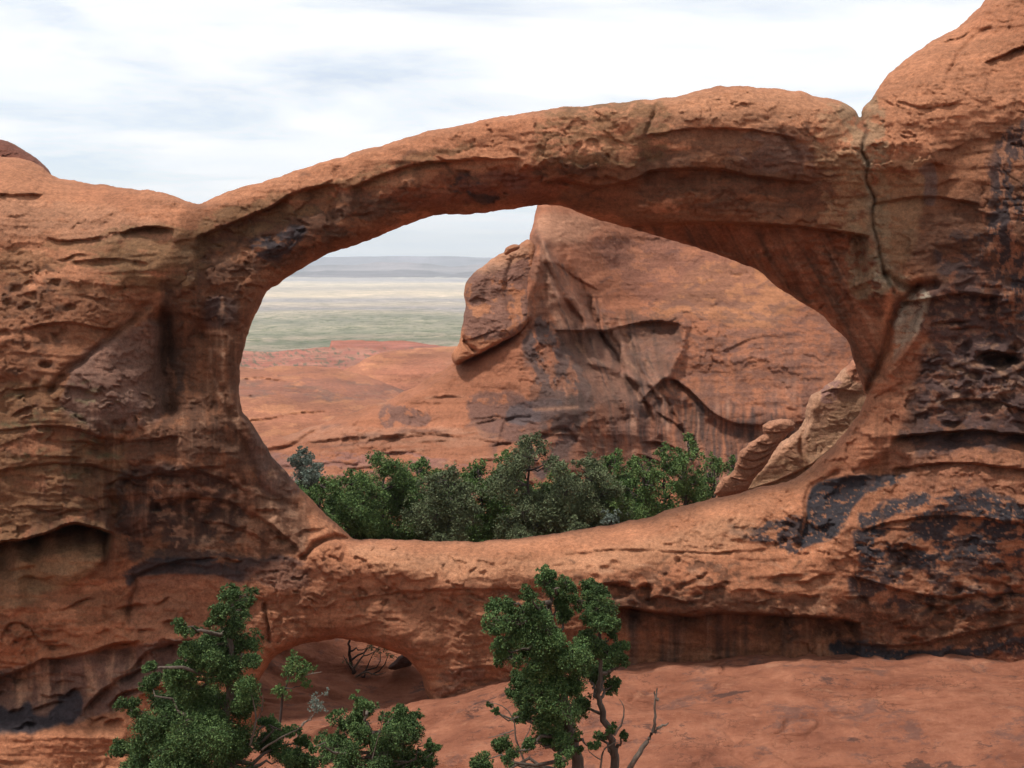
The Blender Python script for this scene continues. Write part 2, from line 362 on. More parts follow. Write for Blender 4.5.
# ------------------------------------------------------------------ ground: one sheet from behind the camera to the horizon
M_GROUND, t, bs, N, L = mat_new('ground')
def build_ground_material():
    tc = N('ShaderNodeTexCoord'); P = tc.outputs['Object']; sp = N('ShaderNodeSeparateXYZ'); L(P, sp.inputs[0])
    def noise(scale, detail=6, rough=.6, sz=None, src=P):
        if sz:
            mp = N('ShaderNodeMapping'); mp.inputs['Scale'].default_value = sz; L(src, mp.inputs[0]); src = mp.outputs[0]
        n = N('ShaderNodeTexNoise'); n.inputs['Scale'].default_value = scale; n.inputs['Detail'].default_value = detail; n.inputs['Roughness'].default_value = rough; L(src, n.inputs[0]); return n.outputs[0]
    def ramp(v, els):
        r = N('ShaderNodeValToRGB'); e = r.color_ramp.elements
        while len(e) < len(els): e.new(.5)
        for q, (p, c) in zip(e, els): q.position = p; q.color = tuple(c)+(1,)
        L(v, r.inputs[0]); return r.outputs[0]
    def mix(f, a, b):
        m = N('ShaderNodeMixRGB'); L(f, m.inputs[0]); L(a, m.inputs[1]); L(b, m.inputs[2]); return m.outputs[0]
    def mr(v, a, b, lo=0, hi=1):
        r = N('ShaderNodeMapRange'); r.inputs[1].default_value = a; r.inputs[2].default_value = b; r.inputs[3].default_value = lo; r.inputs[4].default_value = hi; L(v, r.inputs[0]); return r.outputs[0]
    def math_(op, a, b):
        n = N('ShaderNodeMath'); n.operation = op
        for i, q in enumerate((a, b)):
            if isinstance(q, (int, float)): n.inputs[i].default_value = q
            else: L(q, n.inputs[i])
        return n.outputs[0]
    # slickrock near by
    near = ramp(noise(.7, 12, .8), [(.34, (.24, .092, .056)), (.5, (.31, .120, .070)), (.66, (.41, .175, .105))])
    bed = ramp(noise(1.0, 8, .65, (.35, 1.2, 3.0)), [(.34, (.80, .75, .73)), (.5, (1, 1, 1)), (.66, (1.2, 1.22, 1.2))])
    m = N('ShaderNodeMixRGB'); m.blend_type = 'MULTIPLY'; m.inputs[0].default_value = 1; L(near, m.inputs[1]); L(bed, m.inputs[2]); near = m.outputs[0]
    near = mix(mr(noise(.8, 10, .78, (.6, 1, 1)), .54, .60, 0, .6), near, ramp(noise(4), [(.3, (.11, .062, .055)), (.7, (.16, .09, .075))]))
    near = mix(mr(noise(14, 5, .8), .60, .68, 0, .6), near, ramp(noise(40), [(.3, (.46, .25, .16)), (.7, (.46, .25, .16))]))
    ln = N('ShaderNodeMath'); ln.operation = 'ABSOLUTE'; L(math_('SUBTRACT', noise(.32, 9, .62, (.7, 1, 1)), .5), ln.inputs[0])
    rgb2 = N('ShaderNodeRGB'); rgb2.outputs[0].default_value = (.10, .045, .03, 1)
    near = mix(math_('MULTIPLY', mr(ln.outputs[0], .0, .006, .7, 0), mr(noise(.25, 3), .47, .54)), near, rgb2.outputs[0])
    rgb3 = N('ShaderNodeRGB'); rgb3.outputs[0].default_value = (.075, .045, .04, 1)
    near = mix(mr(noise(.55, 11, .74, (.55, 1.3, 1)), .60, .63, 0, .75), near, rgb3.outputs[0])
    rgb4 = N('ShaderNodeRGB'); rgb4.outputs[0].default_value = (.46, .23, .14, 1)
    near = mix(mr(noise(.9, 12, .8, (.5, 1.2, 1)), .58, .66, 0, .6), near, rgb4.outputs[0])
    # open plain far below: flats, badlands and green bottoms lying in belts across the view
    y = sp.outputs[1]
    wob = noise(.0006, 6, .6, (1, .30, 1)); ly = math_('LOGARITHM', math_('MAXIMUM', y, 10), 10)
    k = math_('ADD', ly, math_('MULTIPLY', math_('SUBTRACT', wob, .5), .28))
    far = ramp(mr(k, 3.1, 4.5), [(0, (.24,.17,.13)), (.045, (.24,.20,.15)), (.06, (.13,.135,.09)), (.075, (.24,.20,.15)), (.10, (.18,.175,.125)), (.13, (.25,.225,.165)), (.165, (.175,.17,.13)), (.20, (.30,.26,.20)), (.24, (.22,.20,.20)), (.28, (.37,.31,.25)), (.31, (.25,.23,.23)),
          (.36, (.46,.38,.29)), (.45, (.33,.29,.25)), (.52, (.48,.41,.32)), (.58, (.27,.26,.28)), (.64, (.36,.32,.28)), (.75, (.17,.19,.24)), (1, (.18,.20,.26))])
    patch = ramp(noise(.022, 14, .86, (.5, .5, 1)), [(.36, (.48, .50, .48)), (.46, (.85, .86, .84)), (.54, (1.05, 1.03, 1)), (.63, (1.55, 1.46, 1.36))])
    m = N('ShaderNodeMixRGB'); m.blend_type = 'MULTIPLY'; m.inputs[0].default_value = 1; L(far, m.inputs[1]); L(patch, m.inputs[2]); far = m.outputs[0]
    scrub = math_('MULTIPLY', mr(noise(.035, 4, .8), .50, .60), mr(k, 3.25, 3.6, .85, 0))
    rgb = N('ShaderNodeRGB'); rgb.outputs[0].default_value = (.06, .08, .035, 1); far = mix(scrub, far, rgb.outputs[0])
    c = mix(mr(y, 500, 800), near, far); L(c, bs.inputs['Base Color']); bs.inputs['Roughness'].default_value = .95; bs.inputs['Specular IOR Level'].default_value = .15
    h = math_('ADD', noise(2.5, 12, .8), math_('MULTIPLY', noise(.8, 8, .6, (.5, 2.2, 3)), 1.3))
    b = N('ShaderNodeBump'); b.inputs['Strength'].default_value = .9; b.inputs['Distance'].default_value = .25; L(h, b.inputs['Height']); L(b.outputs[0], bs.inputs['Normal'])
build_ground_material()
GC = [(-20,0,-3.5),(0,0,-1.7),(20,0,-4),(0,-30,3),(-30,-30,3),(30,-30,3),(0,8,-6.5),(-10,10,-8),(10,10,-8),(0,15,-11.3),(-12,15,-12),(12,15,-11.5),(0,21,-14.4),(-14,21,-15),(14,21,-14.9),
      (-14,27,-17.9),(-6,27,-16.6),(0,27,-15.9),(6,27,-15.7),(14,27,-15.5),(-15,33,-18.3),(-11,33,-17.6),(-7,33,-16.7),(-3,33.5,-16.1),(1,33.5,-14.9),(6,33.8,-14.75),(9,33.6,-14.4),(13,33,-14.25),(18,32,-14.1),(13,38,-14.5),(8,39,-14.7),
      (-10,37,-17.2),(-6,37,-16.9),(-3,37,-16.3),(-7,40,-18.2),(-5,40,-18.3),(-2,39.5,-17.3),(-7,43.5,-17.4),(-4,43.5,-17.2),(-7,47,-15.8),(-4,47,-15.2),(0,44,-15.5),(8,44,-14.9),(-12,44,-15),
      (0,52,-16),(-14,52,-16),(14,52,-14.5),(0,62,-17),(20,62,-16),(-20,62,-17),(0,80,-20),(30,80,-20),(-30,80,-20),(40,30,-13),(-40,30,-16)]
ys = np.concatenate([np.linspace(-40, 22, 32, endpoint=False), np.linspace(22, 30, 110, endpoint=False), np.linspace(30, 48, 300, endpoint=False), np.geomspace(48, 200, 60, endpoint=False), np.geomspace(200, 32000, 260)])
ts = np.concatenate([np.linspace(-2.2, -.62, 40, endpoint=False), np.linspace(-.62, .62, 700), np.linspace(.62, 2.2, 41)[1:]])
TT, YY = np.meshgrid(ts, ys); XX = TT*np.maximum(YY, 24.0)
nearz = tps([(a, b, c) for a, b, c in GC], np.clip(XX, -45, 45), np.clip(YY, -38, 82), cell=.5) if False else None
def tps_w(ctrl, X, Y):
    C = np.array(ctrl, float); s = 20.0; return tps([(a/s*200, b/s*200, c) for a, b, c in C], X/s*200, Y/s*200, cell=5)
nearz = tps_w(GC, np.clip(XX, -45, 45).astype(np.float32), np.clip(YY, -38, 82).astype(np.float32)).astype(float)
def gdetail(X, Y):
    d = .4*fbm(X, Y, 9, 5, 301, 3)+.2*fbm(X, Y, 2.2, 1.1, 311, 4, .55)
    h = (Y+2.4*fbm(X, Y, 11, 6, 321, 3)+.25*X*.3)/1.9; f = h-np.floor(h); d = d-.30*np.where(f < .8, f/.8, (1-f)/.2)*sst(-.1, .3, fbm(X, Y, 7, 4, 331, 3))
    h = (Y*.9-.16*X+1.1*fbm(X, Y, 6, 3, 322, 4, .6))/.8; f = h-np.floor(h); d = d-.17*np.where(f < .9, f/.9, (1-f)/.1)*sst(.0, .3, fbm(X, Y, 5, 2.5, 333, 3)); c = np.abs(fbm(X, Y, 9, 5, 341, 4, .6)); d = d-.14*np.exp(-(c/.02)**2)*sst(0, .25, fbm(X, Y, 6, 6, 345, 2))
    return d+.02*fbm(X, Y, .5, .3, 351, 3, .6)
lz = np.interp(np.log10(np.maximum(YY, 1)), [math.log10(80), math.log10(250), math.log10(700), math.log10(1300), math.log10(40000)], [-20, -42, -95, -120, -120])
w = sst(62, 84, YY)
ZZ = nearz*(1-w)+lz*w+gdetail(XX, YY)*(1-sst(300, 900, YY)*.0)+ (14*fbm(XX, YY, 900, 500, 361, 5)*sst(700, 2000, YY)*(1-sst(9000, 15000, YY)))
g = (ZZ.shape); ids = np.arange(g[0]*g[1]).reshape(g)
V = np.c_[XX.ravel(), YY.ravel(), ZZ.ravel()]
Q = np.c_[ids[:-1,:-1].ravel(), ids[:-1,1:].ravel(), ids[1:,1:].ravel(), ids[1:,:-1].ravel()]
tag(mesh_obj('ground', V, Q, M_GROUND), kind='structure')
def gz(x, y):
    x = np.array([[float(x)]], np.float32); y = np.array([[float(y)]], np.float32)
    if y[0,0] < 84: a = float(tps_w(GC, x, y)[0,0])
    else: a = float(np.interp(math.log10(y[0,0]), [math.log10(80), math.log10(250), math.log10(700)], [-20, -42, -95]))
    return a+float(gdetail(x, y)[0,0])

# ------------------------------------------------------------------ the arch
STEP = 1.2
DARK = (.085, .040, .024); BLUE = (.019, .022, .029); PALE = (.42, .235, .145); GREY = (.14, .083, .066); RED = (.27, .085, .042); TAN = (.31, .185, .10); BRN = (.175, .072, .036); OLV = (.15, .085, .04)
top = [(-190,150),(-120,140),(-60,148),(0,156),(20,158),(40,166),(57,178),(95,184),(145,190),(175,196),(192,202),(199,204),(212,198),(240,188),(262,182),(290,173),(330,160),(370,148),(400,140),(430,131),(470,123),(520,113),(560,108),
       (600,104),(650,99),(680,95),(708,88),(735,86),(770,88),(800,92),(815,96),(832,99),(848,105),(856,111),(860,119),(863,107),(872,98),(884,80),(896,68),(917,51),(940,36),(959,26),(974,12),(985,0),(1010,-30),(1060,-70),(1160,-120),(1260,-160)]
outer = list(map(tuple, curve(top, n=3))) + [(1400,-200),(1400,1000),(-300,1000),(-300,140)]
hole = [(240,400),(240,376),(242,357),(248,334),(258,311),(268,291),(278,284),(289,276),(300,269),(313,262),(340,250),(354,246),(394,230),(433,216),(467,214),(507,210),(538,206),(563,207),(586,216),(614,224),(648,234),(688,245),(722,256),
        (739,263),(758,270),(773,283),(801,301),(818,313),(831,325),(847,341),(852,358),(858,372),(863,391),(867,396),(862,408),(852,424),(838,440),(822,455),(806,471),(785,482),(760,487),(735,494),(705,500),(675,508),(645,518),(615,524),(579,529),(534,537),(490,541),(445,541.5),(400,539),
        (362,539),(350,536),(335,522),(322,510),(298,486),(285,471),(273,456),(262,440),(253,425),(243,412)]
low = [(262,760),(260,715),(257,690),(264,671),(278,654),(301,644),(328,639.5),(355,641),(382,648),(400,654),(414,666),(423,680),(428,700),(432,730),(438,770)]
A = Rock((-150, 1176, -170, 830), STEP, outer, [curve(hole, True, 3), curve(low, True, 3)], rough=1.6, rsc=22, seed=1)
ctrl = [(-150,200,1),(-150,500,-1.5),(-150,800,-2),(0,300,-.5),(60,240,.2),(100,300,-1),(155,250,-.2),(170,330,.7),(185,380,.8),(212,360,.4),(235,330,.3),(120,400,-1.2),(0,440,-1.4),(60,490,-1.6),(0,520,-1.6),(60,580,-.6),(200,450,-.7),(180,500,-.5),
        (300,510,.1),(262,450,-.1),(200,560,-.1),(110,600,-.7),(100,650,-.4),(0,640,-.9),(0,700,-.4),(200,640,-.4),(0,760,-1.4),(150,760,-.9),(300,230,.4),(260,260,.5),(400,190,.2),(500,170,0),(600,160,-.3),(700,160,-.6),(800,160,-.8),(848,180,-.5),(700,235,.7),(600,210,.4),(800,270,.7),(850,330,1),(866,380,1.1),
        (885,200,0),(920,110,-1),(1000,60,-1.4),(1000,200,-2.2),(1150,200,-3),(930,270,-.8),(1000,320,-1.2),(905,340,.3),(880,420,.5),(850,470,.4),(930,400,-.5),(1000,430,-1.5),(1000,520,-1.9),(1150,500,-2.5),(900,560,-1),(850,540,-.5),(1000,600,-1.6),(900,640,-.8),(1150,700,-2.5),(1000,700,-1.2),
        (350,580,-.4),(450,580,-.1),(600,575,-.3),(700,550,-.3),(780,520,0),(700,595,-1.2),(800,590,-1.1),(600,600,-.5),(500,630,-.1),(400,620,-.3),(300,620,-.1),(400,700,.2),(500,700,.3),(700,650,.1),(800,650,-.3),(270,700,0),(500,800,-.4),(800,780,-.8),(300,800,-.3)]
Y0 = 36.0 + tps(ctrl, A.X, A.Y, smooth=.002)
Rf = np.maximum(tps([(0,180,75),(100,200,70),(195,220,40),(230,205,40),(300,190,38),(400,160,45),(500,140,52),(600,130,60),(700,110,70),(800,110,70),(850,130,45),(880,110,60),(950,50,110),(1100,0,130),(300,255,45),(400,215,60),(500,200,65),(600,210,70),(700,240,70),(780,280,50),(840,330,26),(866,390,16),
                    (250,340,22),(245,400,22),(270,440,30),(310,490,55),(345,540,42),(450,545,40),(550,540,45),(650,520,50),(750,495,42),(820,460,35),(850,420,22),(280,650,16),(350,640,16),(410,660,18),(262,700,10),(430,710,14),(-100,150,90),(500,400,40),(100,500,60),(1000,400,60)], A.X, A.Y), 9)
Rd = np.maximum(tps([(0,180,5.0),(100,200,4.0),(195,220,1.8),(230,205,1.4),(300,190,1.4),(400,160,1.5),(500,140,1.7),(600,130,1.9),(700,110,2.3),(800,110,2.3),(850,130,1.6),(880,110,2),(950,50,4),(1100,0,6),(300,255,1.6),(400,215,1.9),(500,200,2.0),(600,210,2.2),(700,240,2.4),(780,280,1.8),(840,330,1),(866,390,.6),
                    (250,340,1.2),(245,400,1.2),(270,440,1.4),(310,490,2.2),(345,540,2.6),(450,545,2.8),(550,540,3.0),(650,520,3.0),(750,495,2.4),(820,460,1.8),(850,420,1),(280,650,.9),(350,640,.9),(410,660,1),(262,700,.6),(430,710,.7),(-100,150,6),(500,400,2),(100,500,2),(1000,400,3)], A.X, A.Y), .5)
A.natural(1.0, 1.0)
# --- ledges, alcoves, joints seen on the face
for pts, dep, rec in [
    ([(118,232),(126,231),(148,226),(173,229)], .55, 12), ([(-20,192),(0,193),(44,194)], .35, 12), ([(47,237),(70,240),(105,235)], .25, 8), ([(70,262),(110,258),(150,262)], .15, 10),
    ([(-120,548),(-40,545),(0,542),(24,538),(52,531),(70,523),(91,526),(113,533)], 2.6, 30), ([(-60,690),(0,676),(28,666),(45,659),(63,657),(94,650),(115,643),(140,640)], .7, 30),
    ([(133,667),(141,657),(150,650),(181,641),(205,640)], .55, 26), ([(84,709),(98,693),(115,681),(136,671)], .4, 16), ([(108,706),(122,692),(143,688),(175,684)], .5, 16),
    ([(133,577),(150,568),(188,559),(216,557)], .35, 12), ([(0,640),(10,622),(28,625),(40,640),(60,640)], .25, 9), ([(150,500),(190,497),(240,505),(290,540),(302,556)], .5, 24),
    ([(200,520),(240,528),(270,545)], .3, 14), ([(195,238),(232,222),(273,205),(297,190),(340,184)], .45, 40), ([(350,188),(400,168),(450,160),(520,158)], .35, 38),
    ([(540,182),(564,179),(603,186),(640,176),(654,170),(716,168),(756,176),(812,182)], .4, 30), ([(600,228),(665,222),(762,223),(830,230),(868,235)], .6, 70), ([(640,135),(700,128),(760,130),(800,140)], .2, 22),
    ([(584,612),(620,606),(660,612),(690,616),(721,612),(781,615),(827,617),(860,622)], 1.3, 44), ([(560,592),(590,585),(611,583),(640,590)], .3, 10), ([(640,602),(660,596),(690,603)], .3, 10),
    ([(452,682),(460,670),(472,666),(494,665),(512,672)], .2, 10), ([(345,600),(400,592),(470,588),(560,590)], .15, 16), ([(262,672),(275,660),(300,648),(330,636),(370,640)], .3, 12),
    ([(925,166),(933,162),(945,164)], .3, 14), ([(985,62),(1003,54),(1030,44)], .4, 10), ([(870,205),(890,200),(930,196),(980,204)], .2, 20), ([(900,300),(933,298),(960,292),(1000,296)], .5, 30),
    ([(975,356),(990,350),(1008,353),(1022,360)], .8, 9), ([(940,402),(953,399),(992,399),(1020,408),(1060,410)], .4, 14), ([(890,438),(925,433),(976,430),(1040,436)], .7, 18), ([(890,470),(906,466),(960,462),(1030,470)], .35, 14),
    ([(858,530),(900,520),(960,516),(1030,525)], .25, 14), ([(850,575),(900,590),(950,596),(1030,590)], .35, 22), ([(840,640),(880,645),(930,640),(1030,620)], .3, 18), ([(330,528),(345,545),(352,565)], .1, 10),
    ([(20,330),(60,322),(120,330)], .2, 12), ([(0,430),(60,425),(120,440),(180,436)], .25, 22), ([(0,470),(70,462),(150,480)], .25, 18), ([(120,480),(190,470),(250,490)], .25, 16), ([(10,390),(60,385),(95,392)], .2, 12), ([(560,555),(620,548),(700,552),(770,548)], .12, 8)]:
    A.ledge(pts, dep, rec)
for pts, dep, w_ in [
    ([(859,112),(866,132),(862,150),(869,164),(866,180),(874,200),(872,215),(880,250),(884,275),(893,292)], .22, 1.6), ([(303,557),(312,548),(328,540),(352,537)], .7, 3), ([(265,605),(267,620),(269,640)], .3, 2.2), ([(654,104),(653,115),(646,134)], .2, 2),
    ([(51,389),(70,370),(90,354),(120,330),(146,306)], .35, 4), ([(165,320),(168,350),(163,385),(170,410)], .9, 9), ([(204,330),(210,370),(214,410),(230,445)], .3, 6), ([(948,73),(965,45),(990,28)], .2, 2), ([(865,393),(882,358),(894,318),(917,286)], .5, 4), ([(885,275),(905,287),(937,284)], .5, 4),
    ([(133,577),(136,590),(128,612),(129,622)], .25, 2.5), ([(222,390),(232,425),(248,455),(262,490),(296,506)], .3, 5), ([(925,300),(915,335),(890,372)], -.35, 5), ([(240,395),(247,420),(262,446)], -.3, 6),
    ([(780,615),(795,632),(788,640)], .2, 2), ([(837,473),(812,485),(807,500),(805,520),(799,545)], .3, 3), ([(100,430),(110,480),(118,530)], .2, 5), ([(560,130),(575,150),(570,178)], .1, 2.5), ([(335,170),(340,190),(330,205)], .15, 2.5), ([(780,130),(800,160),(790,185)], .1, 3), ([(450,600),(446,640),(440,670)], .2, 8)]:
    A.groove(pts, dep, w_, wob=.9)
for poly, dep, sf in [
    ([(611,583),(630,584),(629,598),(612,596)], .4, 4), ([(638,588),(650,586),(651,601),(639,602)], .4, 4), ([(812,487),(838,478),(900,478),(870,492),(850,508),(838,535),(812,545),(800,544),(806,515)], .35, 5),
    ([(820,540),(900,500),(1030,500),(1030,610),(900,620),(830,600)], -.15, 10), ([(860,470),(885,450),(905,452),(915,470),(880,482)], .4, 8), ([(985,358),(1014,352),(1020,362),(995,368)], .7, 4),
    ([(120,700),(230,640),(250,700),(220,740),(100,740)], -.2, 8), ([(-60,735),(80,728),(130,740),(120,790),(-60,800)], -.7, 10), ([(20,560),(100,535),(112,548),(100,570),(60,585)], -.45, 10),
    ([(90,500),(240,500),(280,560),(200,560),(120,555)], .25, 12), ([(140,262),(190,250),(210,300),(170,380),(140,330)], -.25, 14)]:
    A.blob(poly, dep, sf)
rs = np.random.RandomState(5)
for (x0, x1, y0, y1, n_, r0, r1) in [(5,70,280,385,26,2,6),(585,700,560,605,26,2,5),(870,1010,560,615,30,2,6),(150,250,470,520,22,2,6),(730,800,520,545,14,2,5),(940,1020,300,420,16,3,7)]:
    for i in range(n_):      # weathering pockets
        x, y, r = rs.uniform(x0, x1), rs.uniform(y0, y1), rs.uniform(r0, r1)
        r = r*.75; q = ((A.X-x+A.wx*1.3)/(r*1.4))**2+((A.Y-y+A.wy*1.1)/r)**2; A.D += .09*r*np.exp(-q*q)*.6
for (x0, x1, y0, y1, n_, dp) in [(-20,240,570,735,40,.34),(-20,150,400,520,14,.2),(120,300,460,560,18,.2),(900,1060,260,470,26,.26),(860,1060,540,640,26,.26),(560,860,575,615,16,.22),(200,860,90,220,30,.12),(-20,180,190,300,12,.14),(870,1060,20,250,18,.15),(300,560,580,640,6,.10)]:
    for i in range(n_):      # short broken plate lips
        x, y, l = rs.uniform(x0, x1), rs.uniform(y0, y1), rs.uniform(10, 48); a = rs.uniform(-.35, .25)
        A.ledge([(x, y+rs.uniform(-2, 2)), (x+l*.3, y+a*l*.3+rs.uniform(-3, 3)), (x+l*.65, y+a*l*.65+rs.uniform(-3, 3)), (x+l, y+a*l+rs.uniform(-2, 2))], dp*rs.uniform(.4, 1.2), rs.uniform(4, 14), wob=1.6, ends=l*.3)
# --- stains: desert varnish, run-off streaks, fresh pale scars
p = A.paint
p([(-160,200),(100,215),(180,245),(160,330),(130,420),(60,520),(-160,560)], BRN, .35, 20, 3, br=(90,40,-.05))
p([(0,245),(190,240),(240,225),(230,320),(160,300),(60,300),(0,330)], OLV, .45, 14, 3, br=(50,24,.05))
p([(-160,300),(120,290),(180,360),(250,420),(300,520),(200,560),(-160,560)], BRN, .75, 22, 3, br=(70,46,-.15))
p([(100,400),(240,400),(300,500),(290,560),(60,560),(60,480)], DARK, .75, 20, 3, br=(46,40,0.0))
p([(-160,400),(100,390),(100,540),(-160,560)], OLV, .5, 16, 3, br=(60,30,.0))
p([(0,560),(110,530),(230,560),(240,600),(120,620),(0,640)], BRN, .6, 12, 3, br=(50,30,-.05))
p([(72,362),(120,335),(165,320),(160,420),(70,420)], GREY, .7, 10, 2, br=(40,40,-.2))
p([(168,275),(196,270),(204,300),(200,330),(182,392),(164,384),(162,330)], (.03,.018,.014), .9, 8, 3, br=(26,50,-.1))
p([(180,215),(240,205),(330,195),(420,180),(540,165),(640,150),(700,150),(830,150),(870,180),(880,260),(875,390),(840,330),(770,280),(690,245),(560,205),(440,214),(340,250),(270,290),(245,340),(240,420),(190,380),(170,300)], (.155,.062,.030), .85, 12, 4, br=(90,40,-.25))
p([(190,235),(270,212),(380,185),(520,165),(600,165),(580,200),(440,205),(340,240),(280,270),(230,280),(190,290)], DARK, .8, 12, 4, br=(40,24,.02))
p([(250,240),(300,225),(300,250),(265,262)], BLUE, .8, 7, 3, br=(26,18,0)); p([(455,178),(525,172),(520,200),(460,200)], BLUE, .7, 7, 3, br=(26,16,0))
p([(310,190),(430,175),(560,160),(560,200),(420,210)], RED, .45, 12, 3, br=(60,30,.05))
p([(590,225),(870,235),(885,280),(868,395),(840,330),(770,280),(690,245)], RED, .35, 10, 3); p([(590,225),(870,235),(885,280),(868,395),(840,330),(770,280),(690,245)], DARK, .9, 9, 2, streak=(11,70,.0), slant=.55)
p([(600,225),(870,235),(885,290),(868,395),(800,300)], PALE, .35, 9, 2, streak=(7,60,.40), slant=.6)
p([(640,120),(720,112),(800,120),(840,160),(820,210),(700,210),(640,190)], DARK, .6, 12, 4, br=(60,22,.02))
p([(730,140),(790,135),(820,165),(760,175)], GREY, .45, 8, 3, br=(40,20,-.05))
p([(190,300),(250,300),(245,420),(260,470),(200,440)], DARK, .55, 9, 2, streak=(7,80,.1)); p([(200,320),(235,320),(235,440),(210,440)], PALE, .5, 6, 2, streak=(5,60,.35)); p([(205,300),(235,300),(235,325),(205,325)], BLUE, .7, 6, 2)
p([(255,430),(300,480),(292,496),(262,492),(250,455)], GREY, .7, 7, 2, br=(22,26,-.2))
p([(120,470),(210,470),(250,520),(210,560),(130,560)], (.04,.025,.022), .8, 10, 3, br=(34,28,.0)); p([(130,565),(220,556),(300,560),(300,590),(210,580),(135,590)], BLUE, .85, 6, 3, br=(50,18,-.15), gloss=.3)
p([(150,480),(290,500),(300,550),(180,550)], PALE, .45, 10, 3, br=(24,14,.22))
p([(20,550),(70,535),(108,530),(106,556),(70,585),(20,590)], TAN, .85, 5, 1); p([(-20,560),(35,550),(40,600),(-20,610)], TAN, .55, 6, 2)
p([(130,590),(150,575),(240,582),(250,640),(150,640),(130,625)], (.26,.11,.06), .8, 3, 1)
p([(-100,690),(40,662),(140,645),(200,640),(170,680),(120,690),(85,722),(-100,740)], GREY, .85, 5, 2, br=(80,50,-.3)); p([(-100,690),(40,662),(140,645),(150,660),(85,700),(-100,730)], PALE, .8, 5, 2, streak=(9,60,.2))
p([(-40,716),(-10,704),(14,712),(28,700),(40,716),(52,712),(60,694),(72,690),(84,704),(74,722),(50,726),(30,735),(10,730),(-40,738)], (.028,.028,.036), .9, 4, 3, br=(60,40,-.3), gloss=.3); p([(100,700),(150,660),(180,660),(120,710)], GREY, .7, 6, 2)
p([(300,562),(440,575),(560,580),(560,660),(440,680),(420,660),(350,636),(280,645),(220,640),(250,570)], (.24,.10,.055), .55, 10, 3); p([(300,570),(560,585),(560,660),(300,650)], DARK, .35, 8, 2, streak=(13,80,.2))
p([(560,570),(840,560),(840,625),(600,612),(560,600)], (.26,.10,.05), .5, 10, 3, br=(60,30,-.2)); p([(600,596),(860,600),(860,640),(600,626)], DARK, .75, 9, 3, br=(90,20,-.2))
p([(560,612),(860,618),(850,672),(560,672)], BRN, .6, 8, 2); p([(600,615),(850,620),(850,668),(600,668)], (.06,.035,.027), .85, 6, 2, streak=(10,90,.15)); p([(620,620),(850,625),(830,668),(620,664)], PALE, .5, 6, 2, streak=(7,70,.4))
p([(440,670),(520,665),(620,665),(600,715),(450,712)], GREY, .5, 10, 3, br=(50,20,0.02)); p([(590,690),(700,672),(720,686),(640,700)], GREY, .6, 8, 3, br=(60,12,0.05))
p([(870,180),(1180,120),(1180,640),(840,640),(835,560),(860,470),(900,380),(890,290)], BRN, .8, 22, 4, br=(100,60,-.3))
p([(900,230),(1180,150),(1180,470),(900,480),(905,380),(930,290)], DARK, .75, 30, 6, br=(60,60,-.12)); p([(900,300),(1020,290),(1020,500),(900,490),(912,380)], (.055,.038,.040), .7, 26, 6, br=(70,60,-.15))
p([(1000,130),(1060,120),(1060,300),(1000,300),(985,200)], BLUE, .75, 20, 5, br=(24,34,.06)); p([(940,240),(985,230),(990,270),(940,275)], BLUE, .6, 8, 3, br=(26,26,0))
p([(878,170),(930,160),(925,200),(900,280),(880,270)], TAN, .55, 8, 3, br=(30,20,-.2)); p([(918,168),(932,162),(938,180),(934,205),(922,200),(925,180)], GREY, .9, 3, 1)
p([(903,300),(930,292),(920,330),(900,360),(892,350)], (.36,.30,.22), .65, 4, 2, br=(14,10,-.1)); p([(872,270),(886,262),(890,285),(878,290)], (.34,.29,.2), .6, 5, 2, br=(12,10,0))
p([(868,395),(900,350),(925,330),(915,380),(900,430),(850,490),(800,500)], (.34,.14,.075), .85, 9, 2, br=(40,40,-.35))
p([(920,400),(1020,380),(1020,410),(940,420)], PALE, .3, 9, 3, br=(22,9,.2)); p([(930,290),(1020,300),(1020,400),(930,400)], PALE, .3, 9, 3, br=(14,11,.34)); p([(990,465),(1060,460),(1060,510),(1000,510)], PALE, .4, 9, 3, br=(30,20,0))
p([(900,462),(1180,450),(1180,640),(850,640),(835,560),(850,510)], (.30,.12,.062), .75, 10, 4, br=(50,30,-.3)); p([(890,445),(915,445),(910,478),(890,480)], (.36,.17,.10), .8, 5, 2)
p([(812,487),(838,477),(905,474),(895,484),(872,492),(852,508),(838,535),(814,545),(800,546),(806,515)], BLUE, .96, 2.5, 1, gloss=.8)
p([(858,515),(880,505),(940,490),(1020,498),(1030,560),(950,560),(900,580),(862,570)], BLUE, .95, 9, 5, br=(38,22,.02), gloss=.6); p([(860,560),(1030,560),(1030,610),(880,615)], BLUE, .8, 9, 5, br=(30,18,.12), gloss=.4)
p([(728,522),(760,524),(803,514),(803,548),(770,548),(732,536)], BLUE, .9, 5, 5, br=(16,10,.02), gloss=.4); p([(600,575),(720,560),(730,600),(600,610)], DARK, .7, 7, 4, br=(14,10,.18))
p([(832,648),(848,640),(880,645),(923,650),(963,643),(989,634),(1012,630),(1008,645),(978,660),(933,672),(882,668),(862,664),(842,662)], BLUE, .95, 4, 4, gloss=.6, br=(60,20,-.4)); p([(1002,640),(1100,630),(1100,652),(1006,655)], BLUE, .9, 3, 3)
p([(840,600),(1030,600),(1030,640),(840,645)], DARK, .7, 9, 4, br=(50,18,.0))
p([(960,660),(1180,650),(1180,800),(500,800),(470,720),(600,672),(840,668)], (.28,.10,.056), .7, 8, 3)
for pts in ([(110,305),(122,298),(132,290)],[(120,325),(140,308),(150,306)],[(195,262),(240,256),(265,248)],[(223,300),(222,316)],[(640,205),(680,200)],[(200,330),(226,332)],[(225,350),(223,380)],[(210,350),(212,372)],[(214,380),(222,396)]): A.line(pts, PALE, .6, 1.8)
